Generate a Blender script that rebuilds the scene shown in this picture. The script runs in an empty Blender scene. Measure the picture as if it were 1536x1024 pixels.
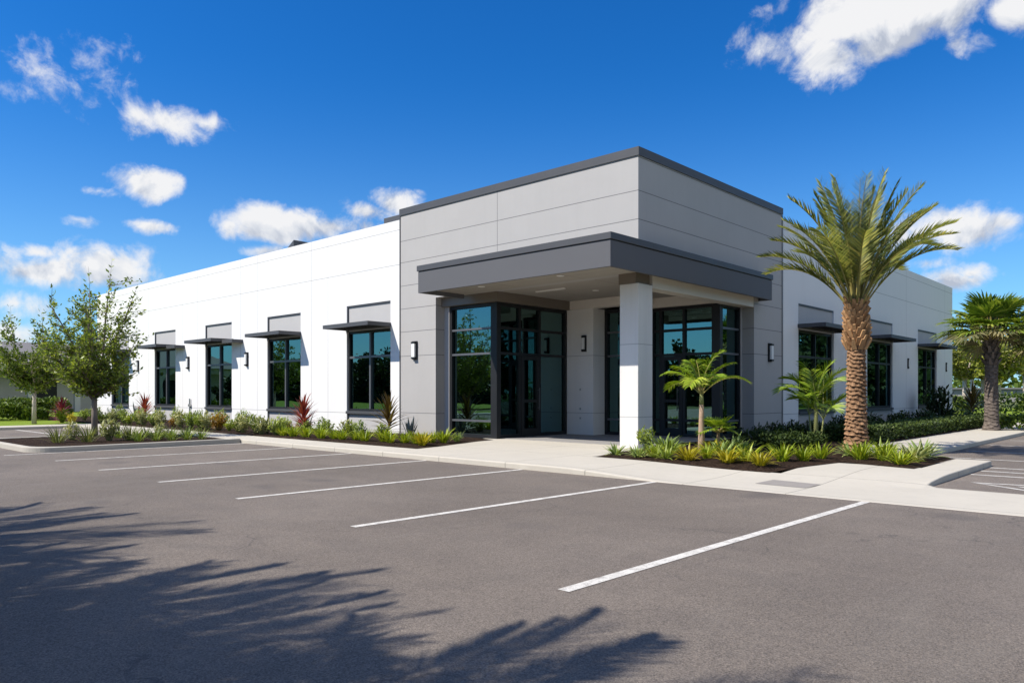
import bpy, bmesh, math, random
from mathutils import Vector, Matrix, noise as mnoise
from mathutils.geometry import tessellate_polygon

R = math.radians
PI = math.pi
random.seed(7)
scene = bpy.context.scene
COL = scene.collection

# ------------------------------------------------------------------ helpers
class MB:
    """collects faces (with a per-face tone value) and links them as one mesh object"""
    def __init__(s):
        s.v = []; s.f = []; s.t = []
    def face(s, pts, tone=0.5):
        n = len(s.v); s.v.extend([tuple(p) for p in pts]); s.f.append(list(range(n, n + len(pts)))); s.t.append(tone)
    def box(s, x0, x1, y0, y1, z0, z1, tone=0.5):
        if x0 > x1: x0, x1 = x1, x0
        if y0 > y1: y0, y1 = y1, y0
        if z0 > z1: z0, z1 = z1, z0
        n = len(s.v)
        s.v += [(x0,y0,z0),(x1,y0,z0),(x1,y1,z0),(x0,y1,z0),(x0,y0,z1),(x1,y0,z1),(x1,y1,z1),(x0,y1,z1)]
        for q in ((3,2,1,0),(4,5,6,7),(0,1,5,4),(1,2,6,5),(2,3,7,6),(3,0,4,7)):
            s.f.append([n+i for i in q]); s.t.append(tone)
        return s
    def tube(s, path, rad, n=8, tone=0.5, cap=True):
        path = [Vector(p) for p in path]
        base = len(s.v)
        ref = None
        for i, p in enumerate(path):
            d = (path[min(i+1, len(path)-1)] - path[max(i-1, 0)])
            if d.length < 1e-9: d = Vector((0,0,1))
            d.normalize()
            if ref is None:
                ref = Vector((1,0,0)) if abs(d.x) < 0.8 else Vector((0,1,0))
            a = (ref - d*ref.dot(d)).normalized(); ref = a
            b = d.cross(a)
            r = rad[i] if isinstance(rad, (list, tuple)) else rad
            for k in range(n):
                th = 2*PI*k/n
                s.v.append(tuple(p + a*(r*math.cos(th)) + b*(r*math.sin(th))))
        for i in range(len(path)-1):
            for k in range(n):
                k2 = (k+1) % n
                s.f.append([base+i*n+k, base+i*n+k2, base+(i+1)*n+k2, base+(i+1)*n+k]); s.t.append(tone)
        if cap:
            s.f.append([base+k for k in reversed(range(n))]); s.t.append(tone)
            m = base+(len(path)-1)*n
            s.f.append([m+k for k in range(n)]); s.t.append(tone)
    def strip(s, pts, widths, side, tone=0.5, fold=0.0):
        """a leaf blade along pts; side = width direction per point; fold lifts the edges"""
        base = len(s.v); n = len(pts)
        for i, p in enumerate(pts):
            w = widths[i]; sd = side[i] if isinstance(side, list) else side
            d = (pts[min(i+1, n-1)] - pts[max(i-1, 0)]).normalized()
            up = sd.cross(d)
            s.v += [tuple(p - sd*w + up*(fold*w)), tuple(p), tuple(p + sd*w + up*(fold*w))]
        for i in range(n-1):
            a = base + 3*i
            s.f.append([a, a+1, a+4, a+3]); s.t.append(tone)
            s.f.append([a+1, a+2, a+5, a+4]); s.t.append(tone)
    def build(s, name, mat, parent=None, smooth=False, bevel=0.0, recalc=False, loc=None):
        me = bpy.data.meshes.new(name)
        me.from_pydata(s.v, [], s.f)
        at = me.attributes.new('tone', 'FLOAT', 'FACE')
        at.data.foreach_set('value', s.t)
        if smooth:
            me.polygons.foreach_set('use_smooth', [True]*len(me.polygons))
        me.materials.append(mat)
        if recalc:
            bm = bmesh.new(); bm.from_mesh(me)
            bmesh.ops.remove_doubles(bm, verts=bm.verts, dist=1e-5)
            bmesh.ops.recalc_face_normals(bm, faces=bm.faces)
            bm.to_mesh(me); bm.free()
        me.update()
        o = bpy.data.objects.new(name, me)
        COL.objects.link(o)
        if parent is not None: o.parent = parent
        if loc is not None: o.location = loc
        if bevel > 0:
            b = o.modifiers.new('edge', 'BEVEL'); b.width = bevel; b.segments = 2; b.limit_method = 'ANGLE'
        return o

def tag(o, label=None, cat=None, group=None, kind=None):
    if label: o['label'] = label
    if cat: o['category'] = cat
    if group: o['group'] = group
    if kind: o['kind'] = kind
    return o

def empty(name, loc=(0,0,0), rz=0.0, label=None, cat=None, group=None):
    o = bpy.data.objects.new(name, None); COL.objects.link(o)
    o.location = loc; o.rotation_euler = (0,0,rz); o.empty_display_size = 0.2
    return tag(o, label, cat, group)

def copy_tree(o, parent=None):
    c = o.copy(); COL.objects.link(c)
    if parent is not None: c.parent = parent
    for ch in [x for x in bpy.data.objects if x.parent == o]:
        copy_tree(ch, c)
    return c

# ------------------------------------------------------------------ materials
def nodes_of(name):
    m = bpy.data.materials.new(name); m.use_nodes = True
    nt = m.node_tree; nt.nodes.clear()
    out = nt.nodes.new('ShaderNodeOutputMaterial')
    return m, nt, out
def N(nt, typ, **kw):
    n = nt.nodes.new(typ)
    for k, v in kw.items():
        if k == 'inp':
            for kk, vv in v.items(): n.inputs[kk].default_value = vv
        else: setattr(n, k, v)
    return n
def math_n(nt, op, a, b=None, c=None, clamp=False):
    n = nt.nodes.new('ShaderNodeMath'); n.operation = op; n.use_clamp = clamp
    for i, x in enumerate((a, b, c)):
        if x is None: continue
        if isinstance(x, (int, float)): n.inputs[i].default_value = x
        else: nt.links.new(x, n.inputs[i])
    return n.outputs[0]
def mixc(nt, fac, a, b, blend='MIX'):
    n = nt.nodes.new('ShaderNodeMix'); n.data_type = 'RGBA'; n.blend_type = blend
    for i, x in ((0, fac), (6, a), (7, b)):
        if isinstance(x, (int, float)): n.inputs[i].default_value = x
        elif isinstance(x, (tuple, list)): n.inputs[i].default_value = (*x[:3], 1)
        else: nt.links.new(x, n.inputs[i])
    return n.outputs[2]
def objco(nt, kind='Object'):
    return nt.nodes.new('ShaderNodeTexCoord').outputs[kind]
def noise_n(nt, co, scale, detail=4, rough=0.55, dist=0.0):
    n = N(nt, 'ShaderNodeTexNoise'); n.inputs['Scale'].default_value = scale
    n.inputs['Detail'].default_value = detail; n.inputs['Roughness'].default_value = rough
    n.inputs['Distortion'].default_value = dist
    nt.links.new(co, n.inputs['Vector']); return n.outputs['Fac']
def ramp(nt, fac, stops):
    n = nt.nodes.new('ShaderNodeValToRGB')
    e = n.color_ramp.elements
    while len(e) < len(stops): e.new(0.5)
    for i, (p, c) in enumerate(stops):
        e[i].position = p; e[i].color = (*c[:3], 1)
    nt.links.new(fac, n.inputs[0]); return n.outputs[0]
def principled(nt, out, color, rough=0.6, spec=0.3, metal=0.0, bump=None, bump_s=0.2, bump_d=0.01):
    p = nt.nodes.new('ShaderNodeBsdfPrincipled')
    if isinstance(color, (tuple, list)): p.inputs['Base Color'].default_value = (*color[:3], 1)
    else: nt.links.new(color, p.inputs['Base Color'])
    if isinstance(rough, (int, float)): p.inputs['Roughness'].default_value = rough
    else: nt.links.new(rough, p.inputs['Roughness'])
    p.inputs['Specular IOR Level'].default_value = spec
    p.inputs['Metallic'].default_value = metal
    if bump is not None:
        b = nt.nodes.new('ShaderNodeBump'); b.inputs['Strength'].default_value = bump_s
        b.inputs['Distance'].default_value = bump_d
        nt.links.new(bump, b.inputs['Height']); nt.links.new(b.outputs[0], p.inputs['Normal'])
    nt.links.new(p.outputs[0], out.inputs[0])
    return p

def line_mask(nt, coord, values, half):
    """1 on the lines coord == value"""
    m = None
    for v in values:
        a = math_n(nt, 'ABSOLUTE', math_n(nt, 'SUBTRACT', coord, v))
        k = math_n(nt, 'LESS_THAN', a, half)
        m = k if m is None else math_n(nt, 'MAXIMUM', m, k)
    return m

def wall_mat(name, color, joint, zlines, xlines=(), ylines=(), var=0.06, scale=1.2, streak=0.0, half=0.009, rough=0.75):
    m, nt, out = nodes_of(name)
    co = objco(nt)
    sep = nt.nodes.new('ShaderNodeSeparateXYZ'); nt.links.new(co, sep.inputs[0])
    n1 = noise_n(nt, co, scale, 5, 0.6)
    n2 = noise_n(nt, co, 45, 3, 0.6)
    mp = N(nt, 'ShaderNodeMapping'); mp.inputs['Scale'].default_value = (5, 5, 0.35); nt.links.new(co, mp.inputs[0])
    n3 = noise_n(nt, mp.outputs[0], 1.0, 5, 0.65)
    lo = [c*(1-var) for c in color]; hi = [min(1, c*(1+var)) for c in color]
    c1 = mixc(nt, n1, lo, hi)
    c2 = mixc(nt, math_n(nt, 'MULTIPLY', ramp(nt, n3, [(0.45, (0,0,0)), (0.8, (1,1,1))]), streak), c1, [c*0.72 for c in color])
    c3 = mixc(nt, math_n(nt, 'MULTIPLY', n2, 0.10), c2, [c*0.8 for c in color])
    jm = None
    for cc, vals in ((sep.outputs[2], zlines), (sep.outputs[0], xlines), (sep.outputs[1], ylines)):
        if vals:
            k = line_mask(nt, cc, vals, half)
            jm = k if jm is None else math_n(nt, 'MAXIMUM', jm, k)
    h = math_n(nt, 'MULTIPLY', n2, 0.12)
    if jm is not None:
        c3 = mixc(nt, jm, c3, joint)
        h = math_n(nt, 'SUBTRACT', h, jm)
    principled(nt, out, c3, rough, 0.25, 0, h, 0.35, 0.006)
    return m

def flat_mat(name, color, rough=0.5, spec=0.4, metal=0.0, var=0.08, scale=3.0, bump=0.0):
    m, nt, out = nodes_of(name)
    co = objco(nt)
    n1 = noise_n(nt, co, scale, 5, 0.6)
    c = mixc(nt, n1, [x*(1-var) for x in color], [min(1, x*(1+var)) for x in color])
    n2 = noise_n(nt, co, 60, 3)
    rr = math_n(nt, 'MULTIPLY_ADD', n1, 0.16, rough-0.08)
    principled(nt, out, c, rr, spec, metal, n2 if bump else None, bump, 0.004)
    return m

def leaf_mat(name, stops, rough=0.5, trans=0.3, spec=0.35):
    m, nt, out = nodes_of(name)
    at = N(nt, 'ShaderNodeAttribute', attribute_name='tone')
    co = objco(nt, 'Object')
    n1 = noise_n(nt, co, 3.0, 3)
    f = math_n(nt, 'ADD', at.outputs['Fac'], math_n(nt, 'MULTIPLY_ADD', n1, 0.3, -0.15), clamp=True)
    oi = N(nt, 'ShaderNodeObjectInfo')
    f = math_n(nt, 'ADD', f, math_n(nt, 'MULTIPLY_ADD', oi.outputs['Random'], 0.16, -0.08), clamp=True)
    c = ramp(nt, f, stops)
    p = nt.nodes.new('ShaderNodeBsdfPrincipled'); nt.links.new(c, p.inputs['Base Color'])
    p.inputs['Roughness'].default_value = rough; p.inputs['Specular IOR Level'].default_value = spec
    t = nt.nodes.new('ShaderNodeBsdfTranslucent')
    tc = mixc(nt, 1.0, c, (1.0, 1.0, 0.55), 'MULTIPLY'); nt.links.new(tc, t.inputs[0])
    mx = nt.nodes.new('ShaderNodeMixShader'); mx.inputs[0].default_value = trans
    nt.links.new(p.outputs[0], mx.inputs[1]); nt.links.new(t.outputs[0], mx.inputs[2])
    nt.links.new(mx.outputs[0], out.inputs[0])
    return m

def glass_mat(name, tint, refl, base, thr=1.0):
    m, nt, out = nodes_of(name)
    co = objco(nt)
    wob = noise_n(nt, co, 0.9, 2)
    b = nt.nodes.new('ShaderNodeBump'); b.inputs['Strength'].default_value = 0.06; b.inputs['Distance'].default_value = 0.02
    nt.links.new(wob, b.inputs['Height'])
    tr = nt.nodes.new('ShaderNodeBsdfTransparent'); tr.inputs[0].default_value = (*tint, 1)
    gl = nt.nodes.new('ShaderNodeBsdfGlossy'); gl.inputs['Roughness'].default_value = 0.006; gl.inputs[0].default_value = (*refl, 1)
    nt.links.new(b.outputs[0], gl.inputs['Normal'])
    fr = nt.nodes.new('ShaderNodeFresnel'); fr.inputs['IOR'].default_value = 1.5
    f = math_n(nt, 'MULTIPLY_ADD', fr.outputs[0], 1.0, base, clamp=True)
    mx = nt.nodes.new('ShaderNodeMixShader'); nt.links.new(f, mx.inputs[0])
    nt.links.new(tr.outputs[0], mx.inputs[1]); nt.links.new(gl.outputs[0], mx.inputs[2])
    nt.links.new(mx.outputs[0], out.inputs[0])
    return m

def asphalt_mat():
    m, nt, out = nodes_of('asphalt')
    co = objco(nt)
    big = noise_n(nt, co, 0.22, 5, 0.6)
    mid = noise_n(nt, co, 1.7, 5, 0.65, 0.4)
    fine = noise_n(nt, co, 105, 4, 0.7)
    grit = noise_n(nt, co, 190, 2, 0.6)
    vo = N(nt, 'ShaderNodeTexVoronoi'); vo.inputs['Scale'].default_value = 95; nt.links.new(co, vo.inputs['Vector'])
    c = mixc(nt, ramp(nt, big, [(0.3, (0,0,0)), (0.7, (1,1,1))]), (0.136, 0.115, 0.096), (0.208, 0.177, 0.149))
    c = mixc(nt, math_n(nt, 'MULTIPLY', ramp(nt, mid, [(0.45, (0,0,0)), (0.7, (1,1,1))]), 0.32), c, (0.112, 0.098, 0.088))
    g = ramp(nt, fine, [(0.29, (0.26,0.26,0.27)), (0.5, (0.97,0.97,0.97)), (0.71, (1.80,1.77,1.73))])
    c = mixc(nt, 1.0, c, g, 'MULTIPLY')
    st = ramp(nt, vo.outputs['Distance'], [(0.05, (1,1,1)), (0.22, (0,0,0))])
    wh = N(nt, 'ShaderNodeTexWhiteNoise'); nt.links.new(vo.outputs['Position'], wh.inputs['Vector'])
    sel = math_n(nt, 'GREATER_THAN', wh.outputs[0], 0.72)
    c = mixc(nt, math_n(nt, 'MULTIPLY', math_n(nt, 'MULTIPLY', st, sel), 0.75), c, (0.48, 0.45, 0.40))
    # faint hairline cracks and old oil spots
    vc = N(nt, 'ShaderNodeTexVoronoi', feature='DISTANCE_TO_EDGE'); vc.inputs['Scale'].default_value = 0.20
    wv = N(nt, 'ShaderNodeTexNoise'); wv.inputs['Scale'].default_value = 0.8; wv.inputs['Detail'].default_value = 5; nt.links.new(co, wv.inputs['Vector'])
    ad = N(nt, 'ShaderNodeVectorMath', operation='MULTIPLY_ADD'); nt.links.new(wv.outputs['Color'], ad.inputs[0]); ad.inputs[1].default_value = (1.6,1.6,1.6); nt.links.new(co, ad.inputs[2])
    nt.links.new(ad.outputs[0], vc.inputs['Vector'])
    cm = math_n(nt, 'LESS_THAN', vc.outputs['Distance'], 0.0022)
    c = mixc(nt, math_n(nt, 'MULTIPLY', math_n(nt, 'MULTIPLY', cm, ramp(nt, mid, [(0.4,(0,0,0)),(0.6,(1,1,1))])), 0.45), c, (0.06,0.055,0.055))
    oil = noise_n(nt, co, 0.75, 2, 0.4)
    c = mixc(nt, math_n(nt, 'MULTIPLY', ramp(nt, oil, [(0.66,(0,0,0)),(0.74,(1,1,1))]), 0.4), c, (0.085,0.078,0.076))
    mpw = N(nt, 'ShaderNodeMapping'); mpw.inputs['Scale'].default_value = (0.16, 1.5, 1); mpw.inputs['Rotation'].default_value = (0,0,0.12); nt.links.new(co, mpw.inputs[0])
    scuff = noise_n(nt, mpw.outputs[0], 1.6, 6, 0.7, 0.6)
    c = mixc(nt, math_n(nt, 'MULTIPLY', ramp(nt, scuff, [(0.52,(0,0,0)),(0.72,(1,1,1))]), 0.28), c, (0.115,0.101,0.091))
    mpx = N(nt, 'ShaderNodeMapping'); mpx.inputs['Scale'].default_value = (1.2, 0.22, 1); nt.links.new(co, mpx.inputs[0])
    dust = noise_n(nt, mpx.outputs[0], 1.1, 6, 0.7, 0.4)
    c = mixc(nt, math_n(nt, 'MULTIPLY', ramp(nt, dust, [(0.55,(0,0,0)),(0.75,(1,1,1))]), 0.22), c, (0.26,0.235,0.20))
    h = math_n(nt, 'ADD', math_n(nt, 'MULTIPLY', fine, 0.7), math_n(nt, 'MULTIPLY', grit, 0.5))
    principled(nt, out, c, 0.82, 0.32, 0, h, 0.75, 0.012)
    return m

def concrete_mat(name, color, xl=(), yl=(), half=0.008):
    m, nt, out = nodes_of(name)
    co = objco(nt)
    sep = nt.nodes.new('ShaderNodeSeparateXYZ'); nt.links.new(co, sep.inputs[0])
    a = noise_n(nt, co, 0.7, 6, 0.65); b = noise_n(nt, co, 5, 5, 0.7); f = noise_n(nt, co, 110, 3, 0.6)
    c = mixc(nt, a, [x*0.86 for x in color], [x*1.10 for x in color])
    c = mixc(nt, math_n(nt, 'MULTIPLY', ramp(nt, b, [(0.5,(0,0,0)),(0.8,(1,1,1))]), 0.30), c, [x*0.66 for x in color])
    c = mixc(nt, math_n(nt, 'MULTIPLY', f, 0.30), c, [x*0.68 for x in color])
    jm = None
    for cc, vals in ((sep.outputs[0], xl), (sep.outputs[1], yl)):
        if vals:
            k = line_mask(nt, cc, vals, half); jm = k if jm is None else math_n(nt, 'MAXIMUM', jm, k)
    h = f
    if jm is not None:
        c = mixc(nt, math_n(nt, 'MULTIPLY', jm, 0.8), c, [x*0.35 for x in color])
        h = math_n(nt, 'SUBTRACT', f, jm)
    principled(nt, out, c, 0.85, 0.2, 0, h, 0.3, 0.006)
    return m

def mulch_mat():
    m, nt, out = nodes_of('mulch')
    co = objco(nt)
    mp = N(nt, 'ShaderNodeMapping'); mp.inputs['Scale'].default_value = (1, 2.2, 1); nt.links.new(co, mp.inputs[0])
    vo = N(nt, 'ShaderNodeTexVoronoi'); vo.inputs['Scale'].default_value = 22; nt.links.new(mp.outputs[0], vo.inputs['Vector'])
    n = noise_n(nt, co, 9, 5, 0.7)
    sx = nt.nodes.new('ShaderNodeSeparateColor'); nt.links.new(vo.outputs['Color'], sx.inputs[0])
    c = ramp(nt, sx.outputs[0], [(0.0,(0.018,0.011,0.008)), (0.6,(0.05,0.03,0.02)), (1.0,(0.11,0.07,0.045))])
    c = mixc(nt, math_n(nt, 'MULTIPLY', n, 0.6), c, (0.028,0.018,0.013))
    h = math_n(nt, 'ADD', vo.outputs['Distance'], n)
    principled(nt, out, c, 0.95, 0.1, 0, h, 1.0, 0.05)
    return m

def grass_ground_mat(name, a, b):
    m, nt, out = nodes_of(name)
    co = objco(nt)
    n = noise_n(nt, co, 0.35, 6, 0.7); n2 = noise_n(nt, co, 14, 4, 0.7)
    c = mixc(nt, n, a, b); c = mixc(nt, math_n(nt, 'MULTIPLY', n2, 0.5), c, [x*0.5 for x in a])
    principled(nt, out, c, 0.9, 0.1, 0, n2, 1.0, 0.04)
    return m

def paint_mat():
    m, nt, out = nodes_of('road_paint')
    co = objco(nt)
    n = noise_n(nt, co, 9, 6, 0.75); f = noise_n(nt, co, 80, 4, 0.75); g2 = noise_n(nt, co, 1.3, 3)
    wear = math_n(nt, 'ADD', math_n(nt, 'MULTIPLY', n, 0.55), math_n(nt, 'MULTIPLY', f, 0.5))
    c = mixc(nt, ramp(nt, wear, [(0.50,(0,0,0)),(0.66,(1,1,1))]), (0.66,0.64,0.59), (0.24,0.22,0.20))
    c = mixc(nt, math_n(nt, 'MULTIPLY', g2, 0.25), c, (0.45,0.43,0.40))
    principled(nt, out, c, 0.7, 0.3, 0, f, 0.5, 0.006)
    return m

def bark_mat(name, a, b, scale=12, stretch=(1,1,0.3), bump=0.8):
    m, nt, out = nodes_of(name)
    co = objco(nt)
    mp = N(nt, 'ShaderNodeMapping'); mp.inputs['Scale'].default_value = stretch; nt.links.new(co, mp.inputs[0])
    at = N(nt, 'ShaderNodeAttribute', attribute_name='tone')
    n = noise_n(nt, mp.outputs[0], scale, 6, 0.7)
    f = math_n(nt, 'ADD', math_n(nt, 'MULTIPLY', n, 0.6), math_n(nt, 'MULTIPLY', at.outputs['Fac'], 0.5), clamp=True)
    c = ramp(nt, f, [(0.2, a), (0.8, b)])
    principled(nt, out, c, 0.9, 0.15, 0, n, bump, 0.02)
    return m

JX_TOWER_Z = [6.55, 5.80, 5.155, 4.453, 3.762, 3.071, 2.345, 0.655]
M = {}
M['white'] = wall_mat('white_stucco', (0.735,0.73,0.715), (0.36,0.36,0.36), [5.13, 6.18, 0.60], [-13.42,-17.17,-18.5,-22.3,-23.75,-27.5,-12.4,-28.9], [7.9, 13.2, 20.4, 26.7], 0.035, 0.8, 0.12)
M['grey'] = wall_mat('grey_panel', (0.40,0.388,0.375), (0.17,0.17,0.17), JX_TOWER_Z, [-4.41], [], 0.07, 0.9, 0.10)
M['panel'] = wall_mat('spandrel_grey', (0.44,0.43,0.42), (0.2,0.2,0.2), [], [], [], 0.06, 1.5, 0.1)
M['column'] = wall_mat('column_white', (0.66,0.65,0.63), (0.40,0.40,0.40), [0.70, 2.35], [], [], 0.05, 1.5, 0.30)
M['cream'] = wall_mat('cream_stucco', (0.70,0.66,0.60), (0.4,0.4,0.4), [], [], [], 0.04, 1.5, 0.08)
M['porch_wall'] = wall_mat('porch_white', (0.72,0.71,0.69), (0.42,0.42,0.42), [0.655, 2.345], [], [], 0.05, 1.5, 0.12)
M['metal'] = flat_mat('charcoal_metal', (0.070,0.072,0.078), 0.5, 0.3, 0.0, 0.06, 1.5)
M['fascia'] = flat_mat('fascia_metal', (0.108,0.110,0.118), 0.6, 0.15, 0.0, 0.05, 1.0)
M['frame'] = flat_mat('window_frame_metal', (0.018,0.019,0.021), 0.45, 0.25, 0.0, 0.08, 4)
M['mullion'] = flat_mat('mullion_metal', (0.11,0.115,0.125), 0.35, 0.5, 0.2, 0.08, 4)
M['soffit'] = wall_mat('soffit_taupe', (0.35,0.325,0.29), (0.2,0.18,0.16), [], [-1.5,-3.6], [-0.6, 1.6, 3.2], 0.06, 1.2, 0.0)
M['bronze'] = flat_mat('bronze_bulkhead', (0.17,0.145,0.12), 0.5, 0.35, 0, 0.08, 2)
M['glass'] = glass_mat('tinted_glass', (0.10,0.27,0.225), (0.42,0.73,0.72), 0.22)
M['interior'] = flat_mat('interior_plaster', (0.42,0.43,0.41), 0.8, 0.2, 0, 0.06, 1)
M['floor'] = flat_mat('interior_floor', (0.22,0.21,0.20), 0.4, 0.4, 0, 0.1, 2)
M['roof'] = flat_mat('roof_membrane', (0.5,0.5,0.5), 0.8, 0.2, 0, 0.1, 1)
M['diffuser'] = flat_mat('frosted_diffuser', (0.78,0.78,0.76), 0.35, 0.5, 0, 0.03, 3)
M['steel'] = flat_mat('brushed_steel', (0.45,0.45,0.45), 0.3, 0.5, 0.8, 0.1, 8)
M['asphalt'] = asphalt_mat()
M['walk'] = concrete_mat('sidewalk_concrete', (0.52,0.485,0.415), [-21.5,-19.7,-17.9,-16.1,-14.3,-12.5,-10.7,-8.9,-7.1,-5.3,-3.5,-1.7,0.1,1.9,3.7,5.25,9.2,12.2,15.2], [-4.27,-2.4,-0.6,1.2,5,7,9,11,13,15,17,19])
M['kerbc'] = concrete_mat('kerb_concrete', (0.48,0.45,0.385))
M['porchfloor'] = concrete_mat('porch_pavers', (0.30,0.29,0.28), [-3.6,-2.4,-1.2], [1.2,2.4,3.6])
M['mulch'] = mulch_mat()
M['lawn'] = grass_ground_mat('lawn_grass', (0.17,0.25,0.025), (0.25,0.34,0.04))
M['field'] = grass_ground_mat('field_grass', (0.10,0.13,0.04), (0.16,0.18,0.07))
M['paint'] = paint_mat()
M['palmbark'] = bark_mat('date_palm_bark', (0.055,0.028,0.015), (0.38,0.225,0.125), 16, (1,1,1), 0.7)
M['boot'] = bark_mat('palm_boot', (0.15,0.072,0.033), (0.50,0.30,0.15), 14, (1,1,0.5), 0.6)
M['darkbark'] = bark_mat('dark_palm_bark', (0.055,0.045,0.040), (0.20,0.165,0.14), 10, (1,1,1.4), 0.9)
M['smoothbark'] = bark_mat('smooth_palm_stem', (0.22,0.14,0.09), (0.48,0.34,0.24), 5, (1,1,3.5), 0.3)
M['greenstem'] = bark_mat('green_palm_stem', (0.12,0.15,0.05), (0.30,0.30,0.12), 5, (1,1,3.5), 0.3)
M['treebark'] = bark_mat('tree_bark', (0.10,0.08,0.065), (0.30,0.25,0.21), 14, (1,1,0.25), 0.8)
M['palebark'] = bark_mat('pale_bark', (0.34,0.28,0.22), (0.62,0.54,0.46), 8, (1,1,0.5), 0.4)
M['date_leaf'] = leaf_mat('date_frond', [(0,(0.060,0.087,0.015)), (0.45,(0.167,0.199,0.034)), (0.8,(0.332,0.327,0.056)), (1,(0.558,0.436,0.094))], 0.45, 0.22)
M['rachis'] = leaf_mat('palm_rachis', [(0,(0.20,0.19,0.05)), (1,(0.42,0.34,0.11))], 0.5, 0.05)
M['bright_leaf'] = leaf_mat('bright_palm_leaf', [(0,(0.09,0.17,0.012)), (0.5,(0.24,0.36,0.022)), (1,(0.46,0.52,0.05))], 0.42, 0.35)
M['fan_leaf'] = leaf_mat('fan_palm_leaf', [(0,(0.057,0.106,0.014)), (0.5,(0.179,0.276,0.032)), (1,(0.423,0.454,0.080))], 0.45, 0.3)
M['olive_leaf'] = leaf_mat('old_fan_leaf', [(0,(0.07,0.075,0.03)), (0.5,(0.17,0.165,0.07)), (1,(0.34,0.29,0.15))], 0.6, 0.3)
M['tree_leaf'] = leaf_mat('tree_leaf', [(0,(0.060,0.100,0.017)), (0.5,(0.200,0.271,0.041)), (0.85,(0.360,0.440,0.067)), (1,(0.560,0.588,0.097))], 0.42, 0.38)
M['yellow_tree_leaf'] = leaf_mat('yellow_tree_leaf', [(0,(0.090,0.116,0.016)), (0.5,(0.240,0.261,0.040)), (1,(0.480,0.464,0.090))], 0.5, 0.3)
M['dark_leaf'] = leaf_mat('dark_tree_leaf', [(0,(0.012,0.026,0.009)), (0.5,(0.032,0.055,0.016)), (1,(0.07,0.10,0.028))], 0.6, 0.2)
M['hedge_leaf'] = leaf_mat('hedge_leaf', [(0,(0.041,0.076,0.013)), (0.5,(0.105,0.164,0.022)), (1,(0.209,0.278,0.039))], 0.5, 0.25)
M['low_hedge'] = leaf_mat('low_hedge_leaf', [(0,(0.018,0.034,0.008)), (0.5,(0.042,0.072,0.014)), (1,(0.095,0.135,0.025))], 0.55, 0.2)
M['lime'] = leaf_mat('lime_leaf', [(0,(0.136,0.202,0.012)), (0.5,(0.296,0.380,0.022)), (1,(0.517,0.523,0.045))], 0.42, 0.35)
M['yellow'] = leaf_mat('yellow_leaf', [(0,(0.19,0.20,0.014)), (0.5,(0.42,0.37,0.022)), (1,(0.62,0.50,0.05))], 0.42, 0.35)
M['green'] = leaf_mat('shrub_green', [(0,(0.092,0.142,0.025)), (0.5,(0.229,0.311,0.051)), (1,(0.479,0.528,0.096))], 0.45, 0.28)
M['silver'] = leaf_mat('silver_green', [(0,(0.143,0.169,0.065)), (0.5,(0.307,0.338,0.129)), (1,(0.653,0.607,0.287))], 0.5, 0.25)
M['bluegreen'] = leaf_mat('blue_green', [(0,(0.099,0.155,0.041)), (0.5,(0.236,0.325,0.083)), (1,(0.511,0.552,0.180))], 0.5, 0.25)
M['red'] = leaf_mat('red_leaf', [(0,(0.10,0.016,0.016)), (0.5,(0.30,0.05,0.04)), (1,(0.50,0.20,0.10))], 0.4, 0.3)
M['bronze_leaf'] = leaf_mat('bronze_leaf', [(0,(0.04,0.022,0.012)), (0.5,(0.13,0.085,0.022)), (1,(0.30,0.27,0.06))], 0.4, 0.25)
M['orange'] = leaf_mat('croton_leaf', [(0,(0.12,0.09,0.012)), (0.5,(0.36,0.18,0.022)), (1,(0.50,0.36,0.04))], 0.4, 0.3)
M['agave'] = leaf_mat('grey_spike_leaf', [(0,(0.10,0.12,0.11)), (0.5,(0.20,0.23,0.22)), (1,(0.36,0.38,0.35))], 0.5, 0.1)
M['grassy'] = leaf_mat('tuft_leaf', [(0,(0.09,0.11,0.03)), (0.5,(0.19,0.22,0.06)), (1,(0.42,0.42,0.18))], 0.5, 0.3)
M['pink'] = leaf_mat('pink_leaf', [(0,(0.12,0.012,0.03)), (0.5,(0.34,0.04,0.08)), (1,(0.50,0.16,0.16))], 0.4, 0.3)

# ------------------------------------------------------------------ camera
cam_d = bpy.data.cameras.new('camera'); cam = bpy.data.objects.new('camera', cam_d); COL.objects.link(cam)
scene.camera = cam
cam.location = (9.3966, -14.2462, 1.25)
cam.rotation_euler = (R(90), 0, R(42.977))
cam_d.sensor_width = 36; cam_d.lens = 1123.8/1536*36
cam_d.shift_y = (588.9-512)/1536
cam_d.clip_end = 6000

# ------------------------------------------------------------------ light and sky
to_sun = Vector((-0.58, -1.0, 1.25)).normalized()
sd = bpy.data.lights.new('sun', 'SUN'); so = bpy.data.objects.new('sun', sd); COL.objects.link(so)
sd.energy = 5.0; sd.angle = R(0.5); sd.color = (1.0, 0.93, 0.83)
so.rotation_euler = to_sun.to_track_quat('Z', 'Y').to_euler()
so.location = (-10, -30, 40)

CPOS = (9.3966, -14.2462); CS, CC = math.sin(R(42.977)), math.cos(R(42.977))
def skydir(px, py):
    a = (px-768)/1123.8; b = (588.9-py)/1123.8
    return Vector((a*CC-CS, a*CS+CC, b)).normalized()

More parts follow.
